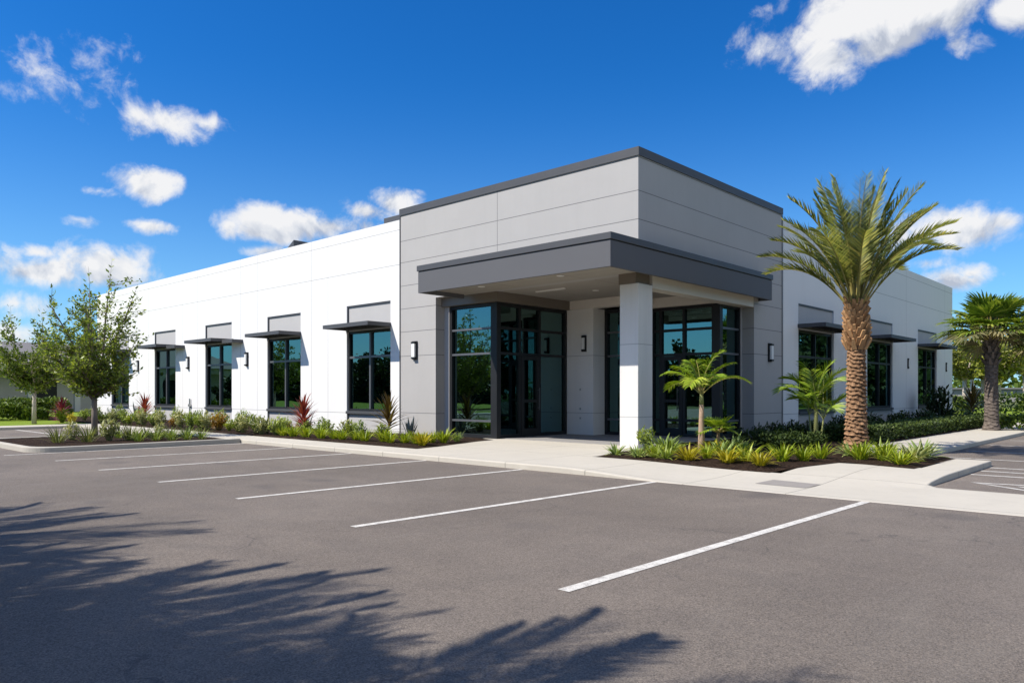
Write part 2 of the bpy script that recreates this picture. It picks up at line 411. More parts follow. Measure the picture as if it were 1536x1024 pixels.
def build_world():
    w = bpy.data.worlds.new('World'); scene.world = w; w.use_nodes = True
    nt = w.node_tree; nt.nodes.clear()
    out = nt.nodes.new('ShaderNodeOutputWorld'); bg = nt.nodes.new('ShaderNodeBackground')
    sky = nt.nodes.new('ShaderNodeTexSky'); sky.sky_type = 'NISHITA'; sky.sun_disc = False
    sky.sun_elevation = math.asin(to_sun.z); sky.sun_rotation = math.atan2(to_sun.x, to_sun.y) % (2*PI)
    sky.air_density = 1.0; sky.dust_density = 0.25; sky.ozone_density = 4.0
    co = nt.nodes.new('ShaderNodeTexCoord').outputs['Generated']
    nrm = N(nt, 'ShaderNodeVectorMath', operation='NORMALIZE'); nt.links.new(co, nrm.inputs[0]); d = nrm.outputs[0]
    hs = N(nt, 'ShaderNodeHueSaturation'); hs.inputs['Saturation'].default_value = 1.32; hs.inputs['Value'].default_value = 1.0
    nt.links.new(sky.outputs[0], hs.inputs['Color'])
    skyc = mixc(nt, 1.0, hs.outputs[0], SKY_TINT, 'MULTIPLY')
    sp = nt.nodes.new('ShaderNodeSeparateXYZ'); nt.links.new(d, sp.inputs[0])
    hz = math_n(nt, 'POWER', math_n(nt, 'SUBTRACT', 1.0, math_n(nt, 'DIVIDE', math_n(nt, 'ABSOLUTE', sp.outputs[2]), 0.42), clamp=True), 2.4)
    skyc = mixc(nt, math_n(nt, 'MULTIPLY', hz, 0.62), skyc, (4.9, 7.5, 9.9))
    # noise fields shared by all clouds
    def fbm(offset, scale, detail=7, rough=0.58, dist=0.3):
        ad = N(nt, 'ShaderNodeVectorMath', operation='ADD'); nt.links.new(d, ad.inputs[0]); ad.inputs[1].default_value = offset
        return noise_n(nt, ad.outputs[0], scale, detail, rough, dist)
    n1 = fbm((0,0,0), 10, 9, 0.60, 0.5); n1b = fbm((to_sun.x*0.012, to_sun.y*0.012, 0.022), 10, 9, 0.60, 0.5)
    n2 = fbm((3.1,1.7,0.4), 26, 8, 0.62, 0.35)
    nz = math_n(nt, 'ADD', math_n(nt, 'MULTIPLY_ADD', n1, 2.6, -1.30), math_n(nt, 'MULTIPLY_ADD', n2, 2.2, -1.10))
    total = None; lows = None
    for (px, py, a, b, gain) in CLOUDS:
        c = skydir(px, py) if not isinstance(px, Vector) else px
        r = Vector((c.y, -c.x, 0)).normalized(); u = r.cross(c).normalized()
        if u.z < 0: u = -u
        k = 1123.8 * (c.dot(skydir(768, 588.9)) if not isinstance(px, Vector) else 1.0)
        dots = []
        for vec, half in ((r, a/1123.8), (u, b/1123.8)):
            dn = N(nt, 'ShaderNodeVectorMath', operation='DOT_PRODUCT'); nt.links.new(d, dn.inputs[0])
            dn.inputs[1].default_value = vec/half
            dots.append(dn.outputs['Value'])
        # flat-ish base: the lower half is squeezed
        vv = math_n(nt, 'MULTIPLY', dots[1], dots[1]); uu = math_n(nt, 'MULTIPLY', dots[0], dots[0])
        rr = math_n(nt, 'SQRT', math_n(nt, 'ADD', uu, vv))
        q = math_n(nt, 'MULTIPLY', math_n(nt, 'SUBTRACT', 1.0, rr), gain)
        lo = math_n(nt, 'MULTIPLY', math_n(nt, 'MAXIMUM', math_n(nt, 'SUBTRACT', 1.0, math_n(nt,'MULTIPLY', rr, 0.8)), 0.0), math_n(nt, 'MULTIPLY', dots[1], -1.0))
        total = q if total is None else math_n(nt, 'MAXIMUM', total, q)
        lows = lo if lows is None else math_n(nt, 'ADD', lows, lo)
    total = math_n(nt, 'MAXIMUM', total, -1.5)
    dens = math_n(nt, 'ADD', total, nz)
    sm = N(nt, 'ShaderNodeMapRange', interpolation_type='SMOOTHSTEP'); nt.links.new(dens, sm.inputs[0])
    sm.inputs[1].default_value = 0.06; sm.inputs[2].default_value = 1.05; sm.inputs[4].default_value = 0.98
    relief = math_n(nt, 'MULTIPLY', math_n(nt, 'SUBTRACT', n1, n1b), 3.6)
    sh = math_n(nt, 'ADD', 0.80, relief)
    sh = math_n(nt, 'SUBTRACT', sh, math_n(nt, 'MULTIPLY', lows, 0.55))
    sh = math_n(nt, 'ADD', sh, 0.0, clamp=True)
    cc = ramp(nt, sh, [(0.25,(0.52,0.57,0.68)), (0.62,(0.80,0.83,0.89)), (0.90,(0.98,0.98,0.99))])
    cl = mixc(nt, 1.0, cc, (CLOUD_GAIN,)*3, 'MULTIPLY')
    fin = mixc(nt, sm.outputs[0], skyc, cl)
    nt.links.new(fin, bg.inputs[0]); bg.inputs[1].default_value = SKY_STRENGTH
    nt.links.new(bg.outputs[0], out.inputs[0])
    w.cycles.sampling_method = 'MANUAL'; w.cycles.sample_map_resolution = 1024

SKY_STRENGTH = 0.083
SKY_TINT = (0.46, 1.02, 1.38)
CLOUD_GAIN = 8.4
CLOUDS = [ (55,108,80,36,0.50), (130,98,62,46,0.45), (252,182,62,34,1.5), (305,184,45,17,1.0), (228,277,62,25,1.5), (150,287,36,9,0.8), (222,339,34,11,1.1),
  (150,400,82,36,1.6), (75,408,85,32,1.4), (60,380,50,16,0.9), (425,336,115,33,1.8), (505,342,90,30,1.7), (550,318,60,22,1.2), (345,338,35,20,1.1), (592,304,50,24,1.4), (398,377,36,13,1.1), (20,455,85,28,0.9),
  (1290,20,110,55,1.7), (1385,10,85,50,1.5), (1195,62,75,40,1.2), (1240,80,70,38,1.2), (1340,55,85,36,1.3), (1530,12,45,36,1.4), (1450,62,50,22,0.6), (1435,345,85,40,1.5), (1505,332,35,24,1.1),
  (1425,422,70,26,1.4), (1390,395,45,16,0.9), (1455,410,40,18,1.2), (120,330,30,8,0.5), (20,500,90,24,0.7),
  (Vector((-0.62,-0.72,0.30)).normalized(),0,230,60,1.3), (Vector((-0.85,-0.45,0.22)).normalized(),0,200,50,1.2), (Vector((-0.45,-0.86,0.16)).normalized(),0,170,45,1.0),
  (Vector((0.75,0.6,0.45)).normalized(),0,620,300,1.7), (Vector((0.9,-0.25,0.40)).normalized(),0,620,330,1.7), (Vector((0.55,-0.8,0.55)).normalized(),0,560,330,1.6), (Vector((0.45,0.2,0.85)).normalized(),0,560,420,1.5), (Vector((0.9,0.2,0.22)).normalized(),0,200,60,1.2), (Vector((-0.75,-0.6,0.62)).normalized(),0,220,90,1.0), (Vector((0.3,-0.9,0.4)).normalized(),0,260,90,1.2)]  # widest entries: unseen cloud banks added to whiten ambient light on the right facade
build_world()

vs = scene.view_settings
vs.view_transform = 'Standard'; vs.look = 'None'; vs.exposure = 0.42; vs.gamma = 1.0; vs.use_curve_mapping = False
scene.display_settings.display_device = 'sRGB'
scene.cycles.max_bounces = 8; scene.cycles.diffuse_bounces = 3; scene.cycles.glossy_bounces = 4
scene.cycles.transparent_max_bounces = 12; scene.cycles.use_denoising = True
scene.cycles.caustics_reflective = False; scene.cycles.caustics_refractive = False

# ------------------------------------------------------------------ ground
AZ = -0.10
def sheet(name, x0, x1, y0, y1, z, mat, nx=1, ny=1):
    b = MB()
    for i in range(nx):
        for j in range(ny):
            xa, xb = x0+(x1-x0)*i/nx, x0+(x1-x0)*(i+1)/nx
            ya, yb = y0+(y1-y0)*j/ny, y0+(y1-y0)*(j+1)/ny
            b.face([(xa,ya,z),(xb,ya,z),(xb,yb,z),(xa,yb,z)])
    return tag(b.build(name, mat, recalc=True), kind='structure')
sheet('ground', -2500, 2500, -2500, 2500, -0.14, M['field'])
b = MB()
b.face([(-22.6,-60,AZ),(60,-60,AZ),(60,24,AZ),(-22.6,24,AZ)])
tag(b.build('parking_lot', M['asphalt']), kind='structure')

def sstep(a, b, x):
    t = max(0, min(1, (x-a)/(b-a))); return t*t*(3-2*t)
def walk_z(x, y):
    t = sstep(1.2, 3.8, x)*(1-sstep(-3.7, -1.1, y))
    if y < -2.3: t = max(t, sstep(5.6, 6.46, x)*(1 - 0.4*sstep(-2.75,-2.3,y)) if x < 6.46 else 1.0)
    return -0.094*t
RECTS = [(-22.6,0.64,-4.45,-3.40), (-5.2,0.5,-3.40,5.0), (0.5,6.45,-4.45,-2.40), (4.3,6.45,-2.40,-0.45), (5.86,6.45,-0.45,1.9), (6.45,40,-4.45,-2.35), (3.45,5.05,2.3,26), (-24.0,-22.6,-20,-3.40)]
def rect_slab(name, rects, zf, mat, depth=-0.3):
    xs = set(); ys = set()
    for r in rects: xs |= {r[0], r[1]}; ys |= {r[2], r[3]}
    x = 0.64
    while x < 6.6: xs.add(round(x, 3)); x += 0.33
    y = -4.45
    while y < 2: ys.add(round(y, 3)); y += 0.25
    xs = sorted(xs); ys = sorted(ys)
    b = MB()
    ins = lambda x, y: any(r[0] < x < r[1] and r[2] < y < r[3] for r in rects)
    cell = {}
    for i in range(len(xs)-1):
        for j in range(len(ys)-1):
            cell[i,j] = ins((xs[i]+xs[i+1])/2, (ys[j]+ys[j+1])/2)
    for (i,j), on in cell.items():
        if not on: continue
        x0,x1,y0,y1 = xs[i],xs[i+1],ys[j],ys[j+1]
        p = [(x0,y0,zf(x0,y0)),(x1,y0,zf(x1,y0)),(x1,y1,zf(x1,y1)),(x0,y1,zf(x0,y1))]
        b.face(p)
        for (di,dj,a,c) in ((0,-1,0,1),(1,0,1,2),(0,1,2,3),(-1,0,3,0)):
            if not cell.get((i+di,j+dj), False):
                A, C = p[a], p[c]
                b.face([(A[0],A[1],depth),(C[0],C[1],depth),C,A])
    return b.build(name, mat, recalc=True)
sw = rect_slab('sidewalk', RECTS, walk_z, M['walk']); tag(sw, kind='structure')
bv = sw.modifiers.new('edge','BEVEL'); bv.width = 0.022; bv.segments = 3; bv.limit_method = 'ANGLE'; bv.angle_limit = R(50)

def poly_bed(name, pts, z, mat, amp=0.03, cuts=5):
    bm = bmesh.new()
    vs_ = [bm.verts.new((x, y, z)) for x, y in pts]
    for tri in tessellate_polygon([[Vector((x, y, 0)) for x, y in pts]]):
        bm.faces.new([vs_[i] for i in tri])
    bmesh.ops.recalc_face_normals(bm, faces=bm.faces)
    for _ in range(cuts):
        long_e = [e for e in bm.edges if e.calc_length() > 0.35]
        if not long_e: break
        bmesh.ops.subdivide_edges(bm, edges=long_e, cuts=1)
        bmesh.ops.triangulate(bm, faces=[f for f in bm.faces if len(f.verts) > 3])
    for v in bm.verts:
        if not v.is_boundary:
            v.co.z += 0.02 + amp*abs(mnoise.noise(v.co*2.1)) + 0.4*amp*mnoise.noise(v.co*9)
    if z > 0:
        for v in bm.verts: v.co.z += walk_z(v.co.x, v.co.y)
    me = bpy.data.meshes.new(name); bm.to_mesh(me); bm.free(); me.materials.append(mat)
    for p in me.polygons: p.use_smooth = True
    o = bpy.data.objects.new(name, me); COL.objects.link(o); return tag(o, kind='structure')
poly_bed('planting_bed', [(-34.6,-3.40),(-3.55,-3.47),(-3.75,-2.6),(-4.37,-0.8),(-4.55,0.0),(-34.6,0.0)], 0.006, M['mulch'])
poly_bed('planting_bed', [(0.12,0.62),(0.30,-1.4),(0.64,-2.43),(4.15,-2.47),(4.45,-1.2),(4.56,-0.35),(5.84,-0.75),(5.86,1.85),(3.5,2.35),(3.42,26),(0.02,26),(0.02,5.6),(-0.2,5.6),(-0.2,0.62)], 0.006, M['mulch'])

# parking island
def island(x0, x1, y0, y1):
    n = 12; r = 0.75
    outer = [(x1,y1),(x0,y1)]
    for k in range(n+1):
        a = PI + (PI/2)*k/n; outer.append((x0+r+r*math.cos(a), y0+r+r*math.sin(a)))
    for k in range(n+1):
        a = 1.5*PI + (PI/2)*k/n; outer.append((x1-r+r*math.cos(a), y0+r+r*math.sin(a)))
    cx, cy = (x0+x1)/2, (y0+y1)/2
    w = 0.16
    inner = [(cx+(x-cx)*(1-2*w/(x1-x0)), cy+(y-cy)*(1-2*w/(y1-y0))) for x, y in outer]
    b = MB(); N_ = len(outer)
    for i in range(N_):
        j = (i+1) % N_
        o1, o2, i1, i2 = outer[i], outer[j], inner[i], inner[j]
        b.face([(*o1,-0.3),(*o2,-0.3),(*o2,0.02),(*o1,0.02)])
        b.face([(*o1,0.02),(*o2,0.02),(*i2,0.02),(*i1,0.02)])
        b.face([(*i1,0.02),(*i2,0.02),(*i2,-0.2),(*i1,-0.2)])
    k = b.build('kerb', M['kerbc'], recalc=True); tag(k, kind='structure')
    m = k.modifiers.new('edge','BEVEL'); m.width = 0.02; m.segments = 3; m.limit_method = 'ANGLE'
    poly_bed('planting_bed', inner, -0.005, M['mulch'], 0.02)
island(-14.8, -9.72, -9.35, -4.46)

# lawn
sheet('lawn', -34.6, -24.0, -22, -3.45, -0.02, M['lawn'])
sheet('lawn', -120, -34.8, -60, 60, -0.03, M['lawn'])
sheet('lawn', -6, 40, 28.6, 60, -0.03, M['lawn'])

# painted stall lines
def stripe(x0, y0, x1, y1, w=0.10, z=AZ+0.004, name='parking_line'):
    d = Vector((x1-x0, y1-y0, 0)); L = d.length; d.normalize(); s = Vector((-d.y, d.x, 0))*w/2
    b = MB(); n = max(1, int(L/0.25)); 
    a = Vector((x0,y0,z)); c = Vector((x1,y1,z))
    for i in range(n):
        p = a.lerp(c, i/n); q = a.lerp(c, (i+1)/n)
        b.face([p-s, q-s, q+s, p+s])
    return tag(b.build(name, M['paint'], recalc=True), kind='structure')
for (p, q) in [((6.17,-10.27),(6.28,-4.48)), ((3.08,-9.82),(3.24,-4.48)), ((0.33,-9.66),(0.53,-4.48)), ((-2.23,-9.61),(-2.05,-4.48)), ((-4.79,-9.6),(-4.6,-4.48)), ((-7.36,-9.55),(-7.1,-4.48)), ((-9.62,-9.9),(-9.45,-4.48))]:
    stripe(*p, *q)
for y in (-6.6, -9.2, -11.8): stripe(-22.4, y, -17.4, y)
for y in (0.0, 0.75, 1.5): stripe(6.5, y, 11.2, y-0.0)
for y in (3.4, 5.7, 8.3, 10.9, 13.5): stripe(5.25, y, 10.4, y)
# painted arrow on the side lot
b = MB(); z = AZ+0.004
b.face([(6.75,-1.25,z),(7.9,-1.05,z),(7.9,-1.13,z),(6.9,-1.31,z)])
b.face([(6.75,-1.25,z),(6.9,-1.31,z),(7.75,-1.95,z),(7.62,-1.97,z)])
b.face([(7.62,-1.97,z),(7.75,-1.95,z),(8.0,-1.10,z),(7.9,-1.13,z)])
b.face([(7.35,-1.42,z+0.001),(7.62,-1.38,z+0.001),(7.58,-1.62,z+0.001)])
tag(b.build('painted_arrow', M['paint']), kind='structure')
# flat cover set in the apron
b = MB(); zz = 0.004
b.face([(4.46,-3.66,walk_z(4.46,-3.66)+zz),(5.22,-3.70,walk_z(5.22,-3.7)+zz),(5.26,-3.20,walk_z(5.26,-3.2)+zz),(4.50,-3.12,walk_z(4.5,-3.12)+zz)])
o = b.build('utility_cover', flat_mat('cover_grey', (0.27,0.25,0.23), 0.8, 0.2, 0, 0.15, 6, 0.3))
tag(o, 'flat grey-brown rectangular cover set into the pale concrete apron', 'cover')

# ------------------------------------------------------------------ building
BLD = empty('office_building', (0,0,0), 0, 'white and grey single storey office building with dark flat entrance canopy', 'building')

def facade(name, mat, umap, u0, u1, z0, z1, holes, thick, parent):
    """wall with openings; umap(u, d, z) gives a point d metres behind the face"""
    us = sorted({u0, u1} | {h[0] for h in holes} | {h[1] for h in holes})
    zs = sorted({z0, z1} | {h[2] for h in holes} | {h[3] for h in holes})
    solid = lambda u, z: not any(h[0] < u < h[1] and h[2] < z < h[3] for h in holes)
    cell = {(i,j): solid((us[i]+us[i+1])/2, (zs[j]+zs[j+1])/2) for i in range(len(us)-1) for j in range(len(zs)-1)}
    b = MB()
    for (i,j), on in cell.items():
        if not on: continue
        a, c, e, f = us[i], us[i+1], zs[j], zs[j+1]
        b.face([umap(a,0,e),umap(c,0,e),umap(c,0,f),umap(a,0,f)])
        b.face([umap(a,thick,e),umap(a,thick,f),umap(c,thick,f),umap(c,thick,e)])
        for (di,dj,p,q) in ((-1,0,(a,e),(a,f)),(1,0,(c,e),(c,f)),(0,-1,(a,e),(c,e)),(0,1,(a,f),(c,f))):
            if not cell.get((i+di,j+dj), False):
                b.face([umap(p[0],0,p[1]),umap(q[0],0,q[1]),umap(q[0],thick,q[1]),umap(p[0],thick,p[1])])
    return b.build(name, mat, parent, recalc=True)

FL = lambda off: (lambda u, d, z: (u, off+d, z))           # faces -Y
FR = lambda off: (lambda u, d, z: (off-d, u, z))           # faces +X
WT = 6.42
LW = [(-11.31,-9.00), (-16.42,-14.11), (-21.55,-19.22), (-26.80,-24.50), (-32.30,-29.95)]
RW = [(9.02,12.03), (15.45,18.52), (22.13,25.22)]
facade('wing_wall', M['white'], FL(0.03), -34.4, -8.47, -0.3, WT, [(a,c,-0.02,4.08) for a,c in LW], 0.3, BLD)
facade('wing_wall', M['white'], FR(-0.03), 7.70, 28.16, -0.3, WT, [(a,c,-0.02,4.05) for a,c in RW], 0.3, BLD)
# hidden sides and roofs
b = MB(); b.box(-34.4,-34.1,0.33,24,-0.3,WT); b.box(-34.1,-0.33,23.7,24.0,-0.3,WT)
b.build('rear_wall', M['white'], BLD, recalc=True)
b = MB(); b.box(-34.09,-9.0,0.34,23.69,5.75,5.95); b.box(-9.0,-0.34,8.1,28.0,5.75,5.95)
b.build('roof', M['roof'], BLD)
b = MB(); b.box(-30,-0.33,27.86,28.16,-0.3,WT); b.build('end_wall', M['white'], BLD)
b = MB(); b.box(-34.45,-8.50,0.034,0.40,WT+0.001,WT+0.06); b.box(-0.40,-0.034,7.72,28.2,WT+0.001,WT+0.06)
b.box(-34.45,-34.05,0.40,24.05,WT+0.002,WT+0.07)
b.build('parapet_cap', M['white'], BLD)
# room behind the windows
b = MB()
b.box(-34.0,-8.9,0.4,6.0,-0.12,-0.02); b.box(-8.9,-0.4,8.1,27.5,-0.12,-0.02)
b.build('room_floor', M['floor'], BLD)
b = MB()
b.box(-34.0,-8.9,6.0,6.1,-0.02,4.3); b.box(-6.1,-6.0,8.1,27.5,-0.02,4.3)
for x in (-12.9,-18.0,-23.2,-28.4): b.box(x-0.06,x+0.06,0.4,6.0,-0.02,4.3)
b.build('room_wall', M['interior'], BLD)
b = MB(); b.box(-34.0,-8.9,0.36,6.1,4.10,4.2); b.box(-6.1,-0.36,8.1,27.5,4.10,4.2)
b.build('room_ceiling', M['interior'], BLD)

def window(umap, a, c, zs, zh, zt, parent, right=False):
    """frame mesh with sill and pane children, spandrels and an awning"""
    def bx(b, u0,u1,d0,d1,z0,z1):
        p = umap(u0,d0,z0); q = umap(u1,d1,z1)
        b.box(p[0],q[0],p[1],q[1],p[2],q[2])
    f = MB(); fr = 0.075
    bx(f,a,a+fr,0.07,0.20,zs,zh); bx(f,c-fr,c,0.07,0.20,zs,zh)
    bx(f,a+fr,c-fr,0.07,0.20,zh-fr,zh); bx(f,a+fr,c-fr,0.07,0.20,zs,zs+fr)
    win = f.build('window', M['frame'], parent)
    g = MB(); m = (a+c)/2 + 0.03
    bx(g,m-0.035,m+0.035,0.055,0.19,zs+fr,zh-fr)
    zr = 2.40
    bx(g,a+fr,m-0.035,0.06,0.185,zr-0.035,zr+0.035); bx(g,m+0.035,c-fr,0.06,0.185,zr-0.035,zr+0.035)
    g.build('mullion', M['mullion'] if not right else M['frame'], win)
    p = MB(); bx(p,a+fr-0.005,c-fr+0.005,0.125,0.133,zs+fr-0.005,zh-fr+0.005)
    p.build('pane', M['glass'], win)
    s = MB(); bx(s,a+0.002,c-0.002,-0.05,0.22,zs-0.09,zs-0.002)
    s.build('sill', M['metal'], win, bevel=0.006)
    sp = MB(); bx(sp,a+0.05,c-0.004,0.05,0.2,zh+0.002,zt-0.05)
    sp.build('spandrel_panel', M['panel'], parent)
    lp = MB(); bx(lp,a+0.05,c-0.004,0.05,0.2,-0.25,zs-0.092)
    lp.build('apron_panel', M['panel'], parent)
    tr = MB(); bx(tr,a,a+0.048,0.015,0.2,-0.2,zs-0.092); tr.build('reveal_trim', M['metal'], parent)
    tr = MB(); bx(tr,a,a+0.048,0.015,0.2,zh+0.002,zt); bx(tr,a+0.048,c,0.015,0.2,zt-0.048,zt)
    tr.build('reveal_trim', M['metal'], parent)
    aw = MB(); D = 0.87; z1 = 3.40; z0 = 3.28
    bx(aw,a-0.06,c+0.02,-D,-D+0.06,z0,z1); bx(aw,a-0.06,a,-D+0.06,0.0,z0,z1); bx(aw,c-0.04,c+0.02,-D+0.06,0.0,z0,z1)
    bx(aw,a,c-0.04,-0.06,0.0,z0,z1)
    bx(aw,a+0.002,c-0.042,-D+0.062,-0.062,z1-0.035,z1-0.02)
    n = 6
    for k in range(1, n):
        u = a + (c-a-0.04)*k/n; bx(aw,u-0.012,u+0.012,-D+0.062,-0.062,z0+0.04,z1-0.036)
    aw.build('awning', M['metal'], parent)
for a, c in LW: window(FL(0.03), a, c, 0.66, 3.24, 4.08, BLD)
for a, c in RW: window(FR(-0.03), a, c, 0.66, 3.24, 4.05, BLD, True)
# small shelves over the wall lamps
for x0, x1 in ((-24.44,-23.55), (-19.15,-18.3)):
    b = MB(); b.box(x0,x1,-0.42,-0.36,3.20,3.34); b.box(x0,x1,-0.36,0.03,3.28,3.33); b.box(x1-0.05,x1,-0.36,0.03,3.2,3.279)
    b.build('lamp_shelf', M['metal'], BLD)

def wall_lamp(umap, u, z, parent, w=0.075, h=0.25, dep=0.11):
    def bx(b, u0,u1,d0,d1,z0,z1):
        p = umap(u0,d0,z0); q = umap(u1,d1,z1); b.box(p[0],q[0],p[1],q[1],p[2],q[2])
    b = MB(); bx(b,u-w-0.03,u+w+0.03,-0.045,0.0,z-h-0.02,z+h+0.02); bx(b,u-w,u+w,-dep,-0.045,z+h-0.05,z+h); bx(b,u-w,u+w,-dep,-0.045,z-h,z-h+0.05)
    L = b.build('wall_lamp', M['frame'], parent)
    d = MB(); bx(d,u-w+0.01,u+w-0.01,-dep+0.008,-0.047,z-h+0.052,z+h-0.052); d.build('diffuser', M['diffuser'], L)
wall_lamp(FL(0), -7.78, 2.50, BLD); wall_lamp(FR(0), 6.84, 2.42, BLD)
for x in (-17.95,-23.16,-28.75): wall_lamp(FL(0.03), x, 2.55, BLD, 0.06, 0.25)
for y in (20.6, 26.9): wall_lamp(FR(-0.03), y, 2.5, BLD, 0.025, 0.2, 0.06)
b = MB(); b.tube([(-22.95,-0.02,0.35),(-22.95,-0.02,1.0)], 0.028, 8); b.box(-23.02,-22.88,-0.06,0.03,0.66,0.76)
b.build('wall_pipe', M['steel'], BLD)

# --- tower
TT = 6.74
b = MB()   # left face: full pier then upper wall over the porch
xs = -8.47; xp = -6.87
def prism_xy(b, poly, z0, z1):
    n = len(poly)
    b.face([(x,y,z1) for x,y in poly]); b.face([(x,y,z0) for x,y in reversed(poly)])
    for i in range(n):
        p, q = poly[i], poly[(i+1)%n]
        b.face([(*p,z0),(*q,z0),(*q,z1),(*p,z1)])
SZ = 3.98
facade('tower_wall', M['grey'], FL(0.0), -8.47, -0.0, -0.3, TT-0.02, [(xp, 0.0, -0.3, SZ)], 0.35, BLD)
facade('tower_wall', M['grey'], FR(0.0), 0.352, 7.70, -0.3, TT-0.02, [(0.352, 5.84, -0.3, SZ)], 0.35, BLD)
b = MB(); b.box(-8.47,-8.12,0.352,8.0,-0.3,TT-0.02); b.box(-8.118,-0.352,7.40,7.70,-0.3,TT-0.02)
b.build('tower_side', M['grey'], BLD)
b = MB(); b.box(-9.75,-8.472,0.42,0.75,5.9,TT-0.02); b.build('roof_parapet', M['grey'], BLD)
b = MB(); b.box(-8.12,-0.36,0.36,7.39,6.2,6.35); b.build('tower_roof', M['roof'], BLD)
b = MB(); b.box(-8.50,0.03,-0.03,0.38,TT-0.018,TT+0.035); b.box(-8.50,0.03,-0.03,-0.002,TT-0.16,TT-0.018)
b.box(-0.38,0.03,0.382,7.74,TT-0.018,TT+0.035); b.box(0.002,0.03,-0.002,7.74,TT-0.16,TT-0.018)
b.box(-9.8,-8.502,0.39,0.78,TT-0.018,TT+0.035); b.box(-9.8,-8.502,0.39,0.418,TT-0.14,TT-0.018)
b.box(-8.50,-8.12,0.78,7.74,TT-0.018,TT+0.035); b.box(-8.118,-0.382,7.38,7.74,TT-0.018,TT+0.035)
b.build('coping', M['metal'], BLD)
b = MB(); b.box(-8.505,-8.472,-0.02,0.0,-0.1,TT-0.17); b.box(0.0,0.02,7.702,7.735,-0.1,TT-0.17)
b.build('edge_trim', M['metal'], BLD)
# --- porch ceiling, beams, column
b = MB(); b.box(-6.86,-0.36,0.36,5.82,SZ+0.005,SZ+0.1); b.build('porch_ceiling', M['soffit'], BLD)
col = MB(); col.box(-0.50,-0.0,-0.005,0.59,-0.2,3.72); col.build('column', M['column'], BLD, bevel=0.012)
b = MB(); b.box(-0.52,-0.06,-0.02,0.55,3.722,SZ+0.0); b.build('column_cap', M['bronze'], BLD)
b = MB(); b.box(-0.35,-0.004,0.60,5.83,3.66,SZ-0.003); b.build('beam', M['cream'], BLD, bevel=0.008)
G0 = 0.35; GX = -4.77; YR = 4.51; XR = -0.35; YW = 3.40
b = MB(); b.box(-6.86,GX+0.14,G0-0.14,G0+0.22,3.725,SZ+0.002); b.box(GX-0.2,GX+0.14,G0+0.221,YW+0.12,3.725,SZ+0.002)
b.build('bulkhead', M['bronze'], BLD)
b = MB(); b.box(GX+0.142,-2.62,YW-0.06,YW+0.2,3.725,SZ+0.002); b.box(-2.62,-0.36,YR-0.06,YR+0.2,3.70,SZ+0.002)
b.build('lintel', M['cream'], BLD)
b = MB(); b.box(GX-0.18,-3.80,YW,YW+0.25,-0.1,3.723); b.box(-3.98,-3.80,YW+0.252,YW+0.56,-0.1,3.723)
b.build('porch_wall', M['porch_wall'], BLD)
b = MB(); b.box(-4.0,-2.4,YW+0.21,YR+0.2,3.85,SZ+0.003); b.build('porch_ceiling', M['cream'], BLD)
wall_lamp(FL(YW), -4.12, 2.70, BLD, 0.05, 0.22, 0.1)
b = MB()
for z in (1.35, 0.78, 0.5): b.box(-4.30,-4.25,YW-0.012,YW,z-0.03,z+0.03)
b.build('socket_plate', M['steel'], BLD)
b = MB(); b.box(-4.75,-0.36,0.55,4.5,0.001,0.012); b.build('porch_floor', M['porchfloor'], BLD)

def storefront(umap, u0, u1, z1, verts, horiz, parent, name='storefront', thick_l=0.09, thick_r=0.09, skip=None):
    def bx(b, a0,a1,d0,d1,z0,z1_):
        p = umap(a0,d0,z0); q = umap(a1,d1,z1_); b.box(p[0],q[0],p[1],q[1],p[2],q[2])
    f = MB(); fw = 0.04
    bx(f,u0,u0+thick_l,0,0.14,0.0,z1); bx(f,u1-thick_r,u1,0,0.14,0.0,z1)
    a, c = u0+thick_l, u1-thick_r
    bx(f,a,c,0,0.14,z1-0.09,z1); bx(f,a,c,0,0.14,0.0,0.10)
    s = f.build(name, M['frame'], parent)
    g = MB()
    vs2 = [a] + list(verts) + [c]
    for v in verts: bx(g,v-fw,v+fw,0.004,0.135,0.10,z1-0.09)
    for i in range(len(vs2)-1):
        p = vs2[i] + (fw if i > 0 else 0); q = vs2[i+1] - (fw if i < len(vs2)-2 else 0)
        for z in horiz:
            if verts: bx(g,p,q,0.008,0.13,z-0.035,z+0.035)
            else:
                tb_ = MB(); bx(tb_,p,q,0.008,0.13,z-0.028,z+0.028); tb_.build('transom', M['mullion'], s)
    if verts: g.build('mullion', M['frame'], s)
    pn = MB(); bx(pn,a-0.004,c+0.004,0.066,0.074,0.095,z1-0.085); pn.build('pane', M['glass'], s)
    return s
HZ = [3.03, 2.335, 0.47]
storefront(FL(G0), -6.66, GX-0.14, 3.72, [], HZ, BLD)
b = MB(); b.box(GX-0.14,GX,G0,G0+0.14,0.0,3.72); b.build('corner_post', M['frame'], BLD)
# dark jamb between pier and glazing
b = MB(); b.box(-6.868,-6.662,G0-0.02,G0+0.14,0,3.724); b.build('jamb', M['panel'], BLD)
sf = storefront(FR(GX), G0+0.14, YW-0.02, 3.72, [1.30, 2.15], [3.03, 2.335], BLD, thick_l=0.02, thick_r=0.09)
